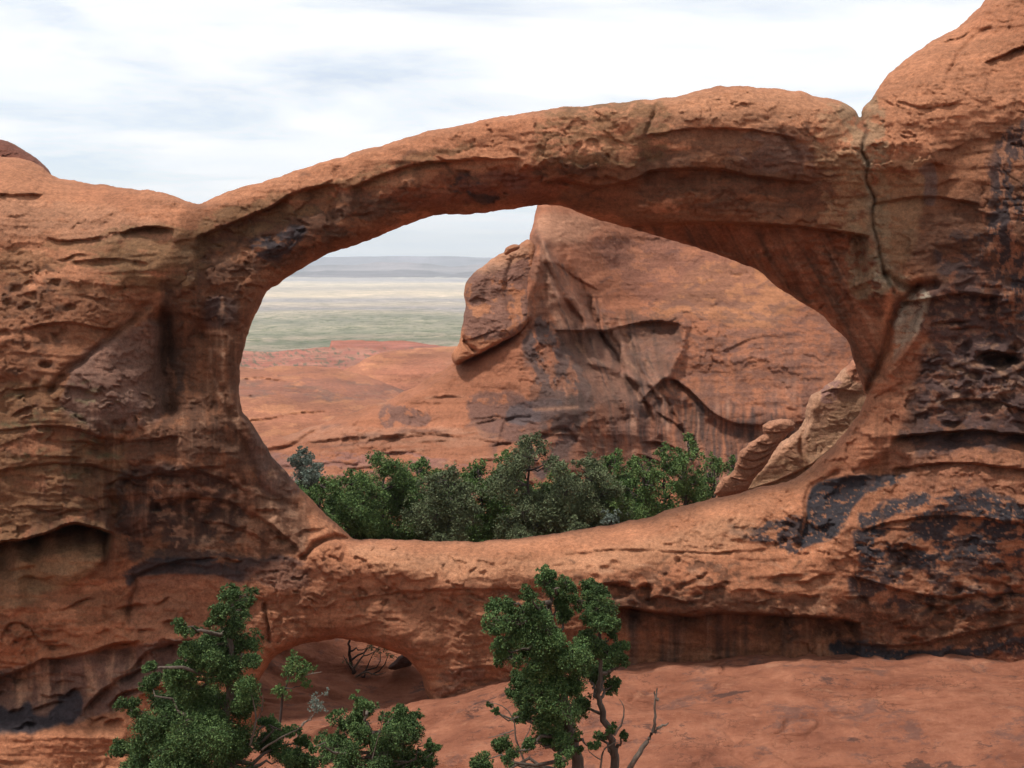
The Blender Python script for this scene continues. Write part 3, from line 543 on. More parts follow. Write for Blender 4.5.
p([(-160,180),(100,205),(180,240),(60,240),(-160,230)], PALE, .25, 12, 3, br=(70,20,-.1)); p([(350,545),(500,560),(650,540),(740,515),(740,545),(600,575),(420,580)], (.40,.20,.11), .6, 12, 3)
p([(560,100),(700,90),(820,95),(850,120),(700,125),(560,125)], (.38,.18,.095), .5, 10, 3)
p([(840,100),(880,100),(890,280),(850,290),(848,180)], (.24,.17,.10), .6, 6, 3, br=(14,9,.02)); p([(820,110),(860,120),(868,230),(820,220)], TAN, .5, 8, 3, br=(24,10,.05))
p([(560,105),(660,100),(660,160),(540,165),(540,120)], OLV, .6, 10, 4, br=(22,9,.08)); p([(200,215),(330,180),(460,140),(460,160),(330,205),(220,250)], OLV, .6, 9, 4, br=(24,9,.05)); p([(100,230),(200,230),(190,290),(100,280)], OLV, .6, 9, 4, br=(30,12,.0))
p([(795,470),(1060,470),(1060,670),(800,670)], (.30,.125,.062), .75, 8, 4, br=(9,7,.36)); p([(790,470),(1060,480),(1060,670),(790,670)], (.20,.09,.055), .6, 8, 4, streak=(3.5,26,.62)); p([(720,515),(1060,480),(1060,670),(720,560)], (.40,.21,.125), .6, 8, 4, br=(5,3,.46))
p([(900,290),(1060,240),(1060,480),(900,480)], (.22,.09,.05), .55, 12, 5, br=(16,12,.32)); p([(985,120),(1060,110),(1060,320),(985,310)], (.30,.13,.07), .7, 8, 4, br=(9,16,.26))
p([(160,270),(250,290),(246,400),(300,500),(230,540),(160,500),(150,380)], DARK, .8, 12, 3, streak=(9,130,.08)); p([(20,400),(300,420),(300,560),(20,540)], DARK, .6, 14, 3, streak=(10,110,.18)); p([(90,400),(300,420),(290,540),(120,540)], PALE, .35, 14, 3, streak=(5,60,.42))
p([(200,600),(560,590),(560,660),(420,650),(330,630),(200,640)], BRN, .6, 14, 3, streak=(9,90,.1)); p([(880,400),(1060,380),(1060,640),(860,640)], DARK, .45, 14, 3, streak=(8,100,.2))
for reg, n_, c_, k_ in (((0,60,260,380),60,DARK,.7), ((150,300,470,550),50,PALE,.6), ((900,1024,290,410),34,PALE,.5), ((560,860,560,615),50,DARK,.7), ((600,860,560,615),40,PALE,.4), ((870,1020,560,620),60,PALE,.5), ((180,300,290,440),30,PALE,.4), ((300,850,150,230),60,DARK,.6), ((0,120,380,480),40,(.11,.10,.05),.6)):
    for i in range(n_):
        x, y = rs.uniform(reg[0], reg[1]), rs.uniform(reg[2], reg[3]); l = rs.uniform(3, 11); a = rs.normal(0, .6)
        A.line([(x, y), (x+l*.5, y+a*2-1), (x+l, y+a*4)], c_, k_, rs.uniform(.9, 2.4), 1.2)
A.line([(860,112),(866,132),(862,150),(869,164),(866,180),(874,200),(872,215),(880,250),(884,275),(893,292)], (.04,.025,.018), .6, 2.0)
for pts in ([(866,150),(870,200),(878,250),(888,280),(900,290)],[(880,255),(892,270),(905,282)]): A.line(pts, (.26,.20,.13), .7, 5)
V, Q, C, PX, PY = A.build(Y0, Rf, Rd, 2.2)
M_ROCK = rock_mat('sandstone', grain=.42, strata=.17)
nrm = vnormals(V, Q)
arch = empty('rock_arch', at(512, 700, 38), 'huge weathered red sandstone arch with a long bridging span over an oval opening', 'rock arch')
spanP = [(190,-60),(858,-60),(859,115),(867,180),(874,215),(881,250),(886,276),(893,292),(880,345),(866,397),(700,330),(400,300),(242,402),(205,400),(165,300),(175,240),(197,204)]
lowP = [(352,536),(340,480),(800,465),(806,500),(799,545),(830,600),(835,660),(830,900),(215,900),(215,620),(300,560),(328,540)]
qx = PX[Q].mean(1); qy = PY[Q].mean(1)
isp = inside(spanP, qx, qy); ilo = inside(lowP, qx, qy) & ~isp
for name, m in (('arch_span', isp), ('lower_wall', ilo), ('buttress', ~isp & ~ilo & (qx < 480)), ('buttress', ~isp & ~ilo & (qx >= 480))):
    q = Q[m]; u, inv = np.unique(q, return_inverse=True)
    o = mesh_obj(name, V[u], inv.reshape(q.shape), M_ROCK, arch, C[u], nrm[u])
    if name == 'arch_span': o['label'] = 'long sandstone span curving over the opening, dark and streaked below'
    if name == 'lower_wall': o['label'] = 'low rock wall under the opening with a small cave arch in it'
    if name == 'buttress': o['label'] = 'tall right rock mass with blue black desert varnish' if qx[m].mean() > 500 else 'left rock mass with an overhung alcove and brown stains'
# ------------------------------------------------------------------ air
def box(name, x0, x1, y0, y1, z0, z1, m, **kw):
    V = [(x, y, z) for x in (x0, x1) for y in (y0, y1) for z in (z0, z1)]
    Fq = np.array([(0,1,3,2),(4,6,7,5),(0,4,5,1),(2,3,7,6),(0,2,6,4),(1,5,7,3)])
    return mesh_obj(name, V, Fq, m, smooth=False, **kw)
m, t, bs, N, L = mat_new('haze'); t.nodes.remove(bs)
pv = N('ShaderNodeVolumePrincipled'); pv.inputs['Color'].default_value = (.86, .93, 1, 1); pv.inputs['Density'].default_value = 5.4e-5; pv.inputs['Anisotropy'].default_value = .0
L(pv.outputs[0], t.nodes['Material Output'].inputs['Volume'])
tag(box('haze', -75000, 75000, -60, 33000, -200, 900, m), kind='stuff')

# ------------------------------------------------------------------ far cliffs on the horizon
M_HILL = rock_mat('far_cliffs', unit=250, strata=.6, bump=1.5)
for i, (Yd, py, amp, sc, c, sd, x0, x1) in enumerate([(21000, 257.8, 2.4, 160, (.19, .16, .19), 401, -600, 1700), (16500, 264.5, 2.8, 70, (.24, .19, .19), 411, -500, 1600), (12500, 272, 2.2, 60, (.20, .17, .18), 421, -450, 1550)]):
    X = np.arange(x0, x1, 2.0)
    n = fbm(X, X*0+i*9, sc, 10, sd, 5); tp = zr(py - amp*np.clip(n*2.2+.3, -1, 1))*Yd      # flat-topped mesas
    rows = []
    for f, dyy in ((1.0, 0), (.80, -150), (.52, -500), (.30, -1200), (0.0, -2600)):
        z = -125+(tp+125)*f; er = 260*ridged(X, X*0+f*1.1, 16, 4, sd+5)*(1-f)*3
        rows.append(np.c_[xr(X, 266)*Yd, Yd+dyy+er, z])
    rows.insert(0, np.c_[xr(X, 266)*Yd, Yd+2500+0*X, tp-20]); rows.insert(0, np.c_[xr(X, 266)*Yd, Yd+2500+0*X, -125+0*X])
    V = np.concatenate(rows); w_ = len(X); k = np.arange(len(rows)*w_).reshape(len(rows), w_)
    Q = np.c_[k[:-1,:-1].ravel(), k[1:,:-1].ravel(), k[1:,1:].ravel(), k[:-1,1:].ravel()]
    cv = np.ones((len(V), 4)); cv[:, :3] = c; cv[:, 3] = 0
    tag(mesh_obj('hills', V, Q, M_HILL, col=cv), kind='structure')

# ------------------------------------------------------------------ slickrock country beyond the arch
def rock_thing(name, R_, Y0, Rf, Rd, T, mat, label=None, cat=None, kind=None, base=None, cut=None):
    V, Q, C, PX, PY = R_.build(Y0, Rf, Rd, T, base=base)
    o = mesh_obj(name, V, Q, mat, None, C); tag(o, label, cat, kind=kind); return o
M_FAR = rock_mat('slickrock', unit=4, strata=.3)
M_MID = rock_mat('slickrock_near', unit=2.6, strata=.25)
HAZ = (.47, .20, .13)
# flat red tables far out
for i, (line_, bot, Yd, sd) in enumerate([([(-160,356),(-20,350),(60,353),(120,352),(200,348),(244,351),(270,352),(289,350),(329,347),(331,341),(353,340),(380,341),(402,340.5),(421,343),(444,346),(470,349),(520,352)], 385, 520, 31), ([(-160,362),(0,364),(120,362),(200,360),(250,359),(285,361),(300,357),(350,356),(400,357),(450,360),(520,364)], 390, 400, 33)]):
    B = Rock((-60, 520, 330, 392), 1.2, line_+[(560,410),(-160,410)], rough=.6, rsc=14, seed=sd)
    B.natural(5, .35); B.col[..., :3] = np.array((.27,.095,.06), np.float32)*B.col[..., :3]/np.array(ROCK, np.float32)
    B.paint([(200,345),(480,345),(480,362),(200,365)], (.26,.10,.075), .7, 3, 1, br=(40,4,0)); B.paint([(200,350),(480,350),(480,375),(200,375)], (.31,.15,.10), .6, 3, 1, br=(34,3,.15)); B.paint([(200,350),(480,350),(480,380),(200,380)], (.07,.08,.05), .8, 2, 2, br=(7,3,.30))
    rock_thing('slickrock', B, Yd-(B.Y-350)*5.0, 7, 18, 60, M_FAR, kind='structure')
# rounded domes
for i, (line_, Yd, k, sd, rf, rd) in enumerate([
    ([(-160,396),(120,392),(300,380),(340,372),(365,359),(382,353),(399,350),(420,348),(436,347),(450,346),(470,345),(520,350)], 210, 1.2, 41, 26, 24),
    ([(-160,372),(0,366),(100,366),(200,362),(240,366),(258,369),(278,366),(300,367),(315,366),(335,368),(353,372),(372,378),(388,384),(402,390),(430,400),(480,420)], 165, .85, 43, 22, 16),
    ([(-160,396),(0,390),(100,392),(200,388),(250,389),(300,392),(350,397),(400,402),(440,412),(480,430)], 130, .55, 45, 20, 9)]):
    B = Rock((-60, 520, 335, 500), 1.2, line_+[(560,530),(-160,530)], rough=1.0, rsc=20, seed=sd)
    B.natural(2.0, .5)
    B.ledge([(120,428),(200,425),(250,420),(300,412),(330,410)], .7, 8); B.ledge([(200,400),(280,392),(350,398)], .6, 6); B.ledge([(240,452),(300,446),(360,440)], .7, 8); B.ledge([(240,379),(262,377),(290,381)], 2.5, 4)
    B.paint([(255,380),(340,385),(380,395),(330,402),(250,398)], BRN, .5, 6, 3, br=(30,8,.0)); B.paint([(380,365),(440,360),(440,385),(380,392)], (.33,.13,.08), .6, 8, 2)
    r4 = np.random.RandomState(sd)
    for j in range(34):
        x, y, l = r4.uniform(235, 450), r4.uniform(352, 470), r4.uniform(12, 60); a = r4.uniform(-.18, .04)
        if j % 2: B.ledge([(x, y), (x+l*.5, y+a*l*.5+r4.uniform(-2, 2)), (x+l, y+a*l)], r4.uniform(.2, .6), r4.uniform(3, 7), ends=l*.3)
        B.line([(x, y), (x+l*.5, y+a*l*.5), (x+l, y+a*l)], (.36,.19,.115) if r4.rand() < .5 else (.13,.065,.05), .6, r4.uniform(.8, 2.4))
    B.paint([(230,380),(330,378),(420,388),(440,400),(330,400),(240,396)], (.15,.078,.06), .75, 4, 3, br=(24,6,-.02)); B.paint([(230,352),(460,352),(450,480),(230,480)], (.24,.09,.055), .6, 8, 3, br=(50,8,.05))
    rock_thing('slickrock', B, Yd*(110./np.maximum(B.Y-250., 60))**k if i else Yd-(B.Y-350)*.35, rf, rd, 40, M_FAR, kind='structure')

# ------------------------------------------------------------------ the fin behind
fin_o = [(40,500),(120,478),(200,464),(250,452),(270,441),(300,431),(318,425),(334,417),(352,411),(372,405),(390,399),(406,391),(420,383),(436,373),(452,363),(468,354),(490,344),(505,335),(515,325),(522,300),(524,270),(529,243),(534,222),(537,206),(548,196),(575,182),(620,160),(700,146),(790,150),(870,175),(960,190),(1060,200),(1160,260),(1260,420),(1300,640),(0,640),(0,520)]
B = Rock((150, 1080, 130, 580), 1.25, fin_o, rough=1.5, rsc=18, seed=61)
FY = 78 + tps([(200,470,2),(260,455,0),(300,500,-9),(400,400,2),(400,500,-8),(440,375,4),(480,360,3),(480,430,-2),(540,210,9),(548,260,4),(560,300,3.5),(560,400,-2),(600,230,14),(600,300,9),(640,250,16),(640,310,11),(690,260,15),(700,310,8),(740,290,12),(760,340,5),(800,330,7),(620,380,3),(660,400,2),(700,380,4),(740,400,2),(790,440,0),(840,400,3),(640,460,0),(560,470,-5),(720,470,-2),(460,480,-8),(800,520,-4),(600,560,-8),(1000,300,6),(1000,500,-5),(300,560,-16),(900,200,14)], B.X, B.Y, smooth=.002)
B.natural(1.4, .7)
for pts, dep, rec in [([(450,365),(470,358),(500,343),(520,330)], 1.0, 8), ([(556,330),(600,330),(632,324),(650,321),(672,322),(684,326)], 1.2, 22), ([(640,402),(665,378),(682,384),(700,400),(716,414),(740,424),(775,424),(810,420)], .8, 22),
    ([(556,262),(580,280),(600,290)], .5, 12), ([(240,452),(300,443),(350,437)], .35, 9), ([(380,438),(440,434),(500,442)], .3, 9), ([(260,468),(330,462),(360,464)], .3, 9), ([(465,420),(500,416),(540,424)], .3, 8),
    ([(655,410),(700,440),(690,455)], .5, 8), ([(640,440),(672,446),(690,462)], .6, 6), ([(636,452),(660,462),(684,478)], .5, 5), ([(720,352),(750,338),(780,334)], .25, 6)]:
    B.ledge(pts, dep, rec)
for pts, dep, w_ in [([(240,458),(290,446),(334,420),(380,405),(420,386),(452,366)], 1.0, 3), ([(566,310),(575,340),(590,370),(610,400),(625,420)], 1.0, 7), ([(684,326),(680,350),(668,376)], -1.6, 5), ([(545,240),(552,280),(560,300),(566,330)], -1.2, 7), ([(535,215),(540,250),(532,290),(526,315)], -.8, 5),
    ([(572,355),(592,362),(620,372),(650,384),(664,378)], -.6, 4), ([(500,440),(508,420),(530,418)], .4, 2), ([(520,450),(560,430),(575,440)], .5, 3)]:
    B.groove(pts, dep, w_)
B.blob([(560,340),(640,328),(682,328),(676,350),(664,374),(640,400),(610,395),(585,370)], .9, 12)
B.blob([(640,410),(680,395),(720,420),(790,430),(800,470),(700,480),(650,470)], .6, 10)
rz = np.random.RandomState(9)
for i in range(16):      # flutes running down off the prow
    x = 538+i*8+rz.uniform(-3, 3); y = 238+i*9+rz.uniform(-8, 8); l = rz.uniform(60, 150)
    B.groove([(x, y), (x+l*.16, y+l*.4), (x+l*.42, y+l*.8), (x+l*.5, y+l)], rz.choice([-.35, .25, .4]), rz.uniform(2, 5), 1.0)
q = B.paint
q([(150,300),(1080,130),(1080,580),(150,580)], (.27,.098,.055), .55, 10, 1)
q([(520,230),(545,215),(640,225),(700,265),(640,280),(560,240)], (.31,.13,.075), .6, 14, 3); q([(700,265),(760,265),(800,300),(760,330),(690,315),(650,318),(670,290)], (.36,.155,.075), .8, 10, 3)
q([(540,215),(580,215),(600,225),(570,245),(540,236)], (.37,.19,.115), .6, 9, 3); q([(640,300),(700,300),(850,310),(860,400),(640,400)], (.15,.078,.06), .55, 7, 4, br=(16,7,.18))
q([(522,330),(545,310),(560,330),(580,360),(590,400),(560,470),(535,470),(540,400),(526,360)], (.050,.048,.052), .8, 6, 5, br=(18,26,.04), gloss=.3)
q([(560,330),(640,328),(680,330),(670,376),(640,400),(590,400),(570,360)], (.16,.095,.072), .6, 8, 2); q([(520,390),(800,420),(800,520),(520,520)], (.13,.07,.055), .6, 9, 2, streak=(8,90,.2)); q([(560,390),(820,380),(800,500),(560,500)], (.36,.19,.13), .5, 9, 2, streak=(6,60,.42))
q([(470,395),(540,398),(545,440),(480,436)], (.14,.075,.06), .8, 5, 4, br=(20,14,-.1)); q([(380,410),(420,408),(430,424),(385,426)], (.14,.075,.06), .8, 4, 4, br=(14,8,0)); q([(510,405),(560,400),(556,418),(512,424)], (.10,.075,.075), .85, 2, 2)
q([(300,425),(480,430),(480,446),(300,444)], (.35,.165,.10), .6, 4, 2, br=(50,6,0)); q([(250,455),(460,458),(460,500),(250,500)], (.24,.12,.10), .7, 4, 3, br=(26,6,.1)); q([(540,240),(548,300),(560,330),(575,350),(560,320),(552,260)], (.37,.2,.13), .5, 3, 1)
q([(700,340),(860,330),(860,430),(760,424),(700,400)], (.15,.075,.055), .6, 9, 2, streak=(9,70,.05))
q([(534,230),(556,255),(600,300),(640,400),(660,470),(560,470),(530,400),(524,320)], (.12,.065,.048), .45, 8, 3, br=(20,40,.02), slant=.45)
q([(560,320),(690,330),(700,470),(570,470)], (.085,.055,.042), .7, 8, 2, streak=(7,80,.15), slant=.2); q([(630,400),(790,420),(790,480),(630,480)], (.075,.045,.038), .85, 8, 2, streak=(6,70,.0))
q([(600,230),(740,250),(760,300),(640,300)], (.17,.075,.055), .55, 10, 4, br=(26,12,.02))
for i in range(40):
    x = 536+rz.uniform(0, 130); y = 250+(x-536)*.9+rz.uniform(-10, 60); l = rz.uniform(10, 40); B.line([(x, y), (x+l*.2, y+l*.6), (x+l*.5, y+l)], (.36,.19,.12) if rz.rand() < .5 else (.06,.04,.035), .7, rz.uniform(.8, 1.8))
for i in range(50):
    x = rz.uniform(590, 850); y = rz.uniform(235, 400); l = rz.uniform(4, 16); B.line([(x, y), (x+l, y-l*rz.uniform(-.2, .6))], (.12,.06,.05), .6, rz.uniform(.7, 1.6))
for i in range(46):
    x, y, l = rz.uniform(240, 560), rz.uniform(395, 500), rz.uniform(14, 60); a = rz.uniform(-.22, .05)
    if i % 2: B.ledge([(x, y), (x+l*.5, y+a*l*.5+rz.uniform(-2, 2)), (x+l, y+a*l)], rz.uniform(.2, .5), rz.uniform(3, 7), ends=l*.3)
    B.line([(x, y), (x+l*.5, y+a*l*.5), (x+l, y+a*l)], (.36,.185,.115) if rz.rand() < .5 else (.13,.065,.05), .6, rz.uniform(.8, 2.2))
for i in range(50):
    x = rz.uniform(630, 790); y = rz.uniform(395, 440); l = rz.uniform(15, 50); B.line([(x, y), (x+rz.uniform(-1, 2), y+l)], (.33,.17,.11) if rz.rand() < .45 else (.06,.04,.035), .75, rz.uniform(.8, 2))
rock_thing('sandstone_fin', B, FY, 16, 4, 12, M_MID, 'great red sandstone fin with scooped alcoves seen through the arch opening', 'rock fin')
# the block at its left end, parted from it by a sloping joint
blk = [(452,352),(454,344),(459,337),(463,322),(466,306),(464,294),(466,283),(473,274),(482,267),(492,259),(504,252),(515,247),(522,243),(530,240),(537,250),(540,280),(538,305),(530,322),(516,330),(500,338),(486,345),(474,351),(464,357),(456,359)]
blk = [(x, y+(5 if (x < 540 and y > 328) else 0)) for x, y in blk]
B = Rock((420, 590, 225, 380), .8, curve(blk, True, 3).tolist(), rough=1.2, rsc=14, seed=71); B.natural(1.2, .5)
B.ledge([(464,302),(478,297),(492,302)], .25, 8); B.ledge([(448,346),(470,338),(500,328)], .35, 6); B.groove([(512,258),(506,290),(512,318)], .4, 3); B.groove([(488,275),(485,300),(492,330)], .2, 3); B.groove([(463,338),(468,346),(476,352)], 1.2, 2.5)
B.paint([(465,280),(530,262),(526,330),(465,335)], (.15,.08,.065), .75, 5, 4, br=(22,20,.0)); B.paint([(470,268),(520,246),(528,256),(480,276)], (.36,.19,.115), .6, 4, 3)
rock_thing('rock_block', B, 80.3+tps([(440,355,1),(465,300,1.5),(500,260,2),(500,330,-1.2),(530,300,0),(540,250,1.5)], B.X, B.Y), 11, 1.3, 5, M_MID, 'blocky brown rock at the left foot of the pointed fin, above a sloping joint', 'rock')
def pebble(name, poly, Yd, rf, rd, T, label, cat, sd, col=None, nat=(.3, .25), mat=None, step=.5, extra=None, tilt=None, sharp=False):
    P = np.array(poly, float); x0, x1, y0, y1 = P[:,0].min()-3, P[:,0].max()+3, P[:,1].min()-3, P[:,1].max()+3
    B = Rock((x0, x1, y0, y1), step, poly if sharp else curve(poly, True, 4).tolist(), rough=1.1 if sharp else .5, rsc=8, seed=sd); B.natural(*nat)
    if col: B.col[..., :3] *= np.array(col, np.float32)/np.array(ROCK, np.float32)
    if extra: extra(B)
    return rock_thing(name, B, Yd + (tps(tilt, B.X, B.Y) if tilt else 0), rf, rd, T, mat or M_MID, label, cat)
pebble('boulder', [(504,252),(507,247),(514,244.5),(519,245),(519,249),(512,252),(506,255)], 78, 4, .6, 1.0, 'small brown boulder perched on the left shoulder of the far fin', 'boulder', 81)
# red cap behind the left shoulder of the arch
pebble('rock_dome', [(-120,150),(-60,138),(-20,137),(0,139.5),(12,143),(24,150),(36,158),(47,168),(53,178),(70,205),(95,250),(100,300),(-130,300)], 46, 22, 3, 4, 'dark red rock cap rising behind the pale left shoulder of the arch', 'rock', 83, (.19,.07,.045), (.6,.7))
# pale outcrop and the leaning slab beyond the right end of the sill
pale = [(862,362),(868,372),(876,395),(880,440),(870,500),(700,540),(700,512),(722,502),(735,490),(750,471),(766,455),(784,440),(799,430),(805,418),(806,406),(811,396),(822,388),(834,380),(842,370),(850,362),(858,357)]
def ex(B):
    B.ledge([(730,496),(800,470),(840,440),(866,415)], .35, 8); B.groove([(806,422),(800,446),(806,468)], .3, 2.5); B.ledge([(815,395),(835,388),(860,392)], .2, 10)
    B.paint([(820,385),(840,380),(838,400),(822,405)], (.20,.10,.09), .7, 3, 3, br=(9,7,0)); B.paint([(740,480),(800,450),(860,390),(880,480),(760,520)], (.40,.235,.135), .6, 8, 4, br=(12,8,0)); B.paint([(845,360),(870,360),(870,385),(850,378)], (.33,.13,.075), .8, 4, 2)
pebble('sandstone_outcrop', pale, 47, 10, 1.6, 3, 'pale speckled sandstone outcrop behind the right end of the arch sill', 'rock outcrop', 85, (.38,.205,.125), (.35,.6), M_ROCK, .8, ex, sharp=True)
slab = [(714,494),(716,486),(722,479),(730,474),(735,470),(736,462),(740,452),(748,444),(757,438),(764,434),(763,426),(770,421),(782,418),(791,420),(796,424),(795,429),(788,434),(780,443),(774,452),(768,462),(762,470),(755,477),(751,484),(747,490),(735,495),(722,498)]
def ex2(B):
    for pts in ([(736,464),(744,468),(752,468),(764,462)],[(740,456),(750,460),(760,458),(770,452)],[(745,449),(756,452),(766,450),(776,444)],[(756,441),(766,444),(780,441)],[(730,476),(742,480),(756,478)],[(762,430),(775,432),(790,430)]): B.ledge(pts, .26, 3.5, wob=.4, ends=3)
pebble('leaning_rock', slab, 45.0, 7, .45, .9, 'narrow ribbed rock slab leaning against the pale outcrop above the trees', 'leaning rock', 87, (.36,.17,.10), (.3,.5), M_ROCK, .5, ex2, [(720,490,.2),(750,460,0),(790,425,.3),(740,500,.4)], sharp=True)

# ------------------------------------------------------------------ junipers and pinyons
LEAF_F = leaf_mat('juniper_leaves', (.018, .046, .015), (.095, .145, .045)); LEAF_M = leaf_mat('juniper_leaves_beyond', (.032, .072, .022), (.125, .185, .055))
LEAF_G = leaf_mat('grey_green_leaves', (.085, .115, .095), (.17, .20, .16)); LEAF_O = leaf_mat('olive_leaves', (.06, .085, .04), (.13, .15, .075))
BARK = bark_mat('bark', (.11, .08, .06)); DEADB = bark_mat('dead_wood', (.17, .13, .10)); BARKD = bark_mat('dark_bark', (.06, .042, .035))
def tube(P, r, n=6):
    P = np.array(P, float); m = len(P); r = np.broadcast_to(np.asarray(r, float), (m,))
    T = np.gradient(P, axis=0); T /= np.linalg.norm(T, axis=1, keepdims=True)+1e-9
    up = np.where(np.abs(T[:, 2:3]) < .9, [[0, 0, 1.]], [[1., 0, 0]]); A_ = np.cross(T, up); A_ /= np.linalg.norm(A_, axis=1, keepdims=True)+1e-9; B_ = np.cross(T, A_)
    a = np.arange(n)*2*np.pi/n
    V = P[:, None]+r[:, None, None]*(np.cos(a)[None, :, None]*A_[:, None]+np.sin(a)[None, :, None]*B_[:, None])
    k = np.arange(m*n).reshape(m, n); kn = np.roll(k, -1, axis=1)
    Q = np.c_[k[:-1].ravel(), kn[:-1].ravel(), kn[1:].ravel(), k[1:].ravel()]
    return V.reshape(-1, 3), Q
def join(parts):
    Vs, Qs, o = [], [], 0
    for V, Q in parts: Vs.append(V); Qs.append(Q+o); o += len(V)
    return np.concatenate(Vs), np.concatenate(Qs)
def wander(a, b, rng, k=7, amp=.12, sag=0.0):
    a = np.array(a, float); b = np.array(b, float); t = np.linspace(0, 1, k)[:, None]; l = np.linalg.norm(b-a)
    P = a+(b-a)*t; n = rng.normal(size=(k, 3)); n = (n+np.roll(n, 1, 0))*.5; n[0] = n[-1] = 0
    P += n*amp*l*.5; P[:, 2] -= (sag*l*4*t*(1-t))[:, 0]; return P
def leaves(cent, rad, ntuft, nleaf, lsz, rng, tr=.28, flat=.8):
    """foliage: tufts scattered through each clump, each a brush of small pointed sprays"""
    TC = []; TR = []; TD = []
    for c, r, nt_ in zip(cent, rad, ntuft):
        k = 6; o = rng.normal(size=(k, 3))*r*.42; o[0] *= .3; sr = r*rng.uniform(.35, .75, k); w = rng.randint(0, k, nt_)
        d = rng.normal(size=(nt_, 3)); d /= np.linalg.norm(d, axis=1, keepdims=True)
        u = rng.uniform(0, 1, nt_)**.45
        TC.append(np.array(c)+(o[w]+d*(u*sr[w])[:, None])*np.array([1, 1, flat])); TR.append(r*tr*rng.uniform(.3, 1.5, nt_)); TD.append(d+.8*o[w]/r)
    TC = np.concatenate(TC); TR = np.concatenate(TR); TD = np.concatenate(TD)
    n = len(TC)*nleaf; i = np.repeat(np.arange(len(TC)), nleaf)
    d = rng.normal(size=(n, 3)); d /= np.linalg.norm(d, axis=1, keepdims=True); d = d+.55*TD[i]+np.array([0, 0, .3]); d /= np.linalg.norm(d, axis=1, keepdims=True)
    p = TC[i]+d*(TR[i]*rng.uniform(.1, 1, n)**.6)[:, None]
    ax = d+.7*rng.normal(size=(n, 3)); ax /= np.linalg.norm(ax, axis=1, keepdims=True)
    sd = np.cross(ax, rng.normal(size=(n, 3))); sd /= np.linalg.norm(sd, axis=1, keepdims=True)+1e-9
    l = (lsz*rng.uniform(.6, 1.5, n))[:, None]; w = l*.25
    V = np.stack([p-ax*l*.5, p+sd*w, p+ax*l*.5, p-sd*w], 1).reshape(-1, 3)
    return V, np.arange(n*4).reshape(n, 4), TC
def tree(name, label, cat, clumps, trunk, Yd, group=None, leaf=LEAF_F, bark=BARK, dens=1.0, lsz=.05, nleaf=26, tr0=.12, seed=1, dead=(), depth=1.0, tr=.28, extra_trunks=(), twig=.012, crown=True):
    rng = np.random.RandomState(seed); ppm = Yd/1000.
    base = at(trunk[0][0], trunk[0][1], Yd); g = gz(base[0], base[1])
    root = empty(name, (base[0], base[1], g), label, cat, group)
    parts = []
    tp = [np.array(at(x, y, Yd)) for x, y in trunk]; tp[0] = np.array([base[0], base[1], g-.2])
    TP = curve(tp, n=6); k = len(TP); TP += rng.normal(size=TP.shape)*tr0*.22; parts.append(tube(TP, np.linspace(tr0, tr0*.2, k), 8)); allT = [TP]
    for et in extra_trunks:
        Q_ = curve([TP[2]]+[np.array(at(x, y, Yd+.2)) for x, y in et], n=6); Q_ += rng.normal(size=Q_.shape)*tr0*.15; parts.append(tube(Q_, np.linspace(tr0*.75, tr0*.15, len(Q_)), 7)); allT.append(Q_)
    AT = np.concatenate(allT)
    cs, rs_, nt_ = [], [], []
    for (x, y, r) in clumps:
        dy_ = rng.uniform(-1, 1)*depth; c = np.array(at(x, y, Yd+dy_)); rr = r*ppm*1.45
        cs.append(c); rs_.append(rr); nt_.append(max(8, int(dens*(r*1.0)**1.6*1.1+8)))
    if len(cs):
        V, Q, TC = leaves(cs, rs_, nt_, nleaf, lsz, rng, tr)
        if crown: mesh_obj('crown', V, Q, leaf, root, smooth=False)
        for c in cs:      # limbs reach out of the nearest stem, a little lower than the clump
            dd = np.linalg.norm(AT-(c-np.array([0, 0, .25*abs(c[0]-base[0])+.25*ppm*20])), axis=1); j = int(dd.argmin()); l = np.linalg.norm(c-AT[j])
            parts.append(tube(wander(AT[j], c, rng, 7, .22, .05), np.linspace(min(tr0*.42, .02+.035*l), twig*.6, 7), 5))
        off = 0
        for c, n_ in zip(cs, nt_):
            for q in TC[off:off+n_:3]: parts.append(tube(wander(c, q, rng, 4, .2), np.linspace(twig*.6, twig*.25, 4), 3))
            off += n_
    V, Q = join(parts); mesh_obj('trunk', V, Q, bark, root)
    for br in dead:
        w_, pts_ = br[0], br[1:]
        ps = []
        for j, pl in enumerate(pts_):
            Pb = curve([np.array(at(x, y, Yd-.3)) for x, y in pl], n=5); Pb += rng.normal(size=Pb.shape)*w_*.18; ps.append(tube(Pb, np.linspace(w_*(1 if j == 0 else .55), w_*.18, len(Pb)), 6))
        V, Q = join(ps); mesh_obj('dead_branch', V, Q, DEADB, root)
    return root
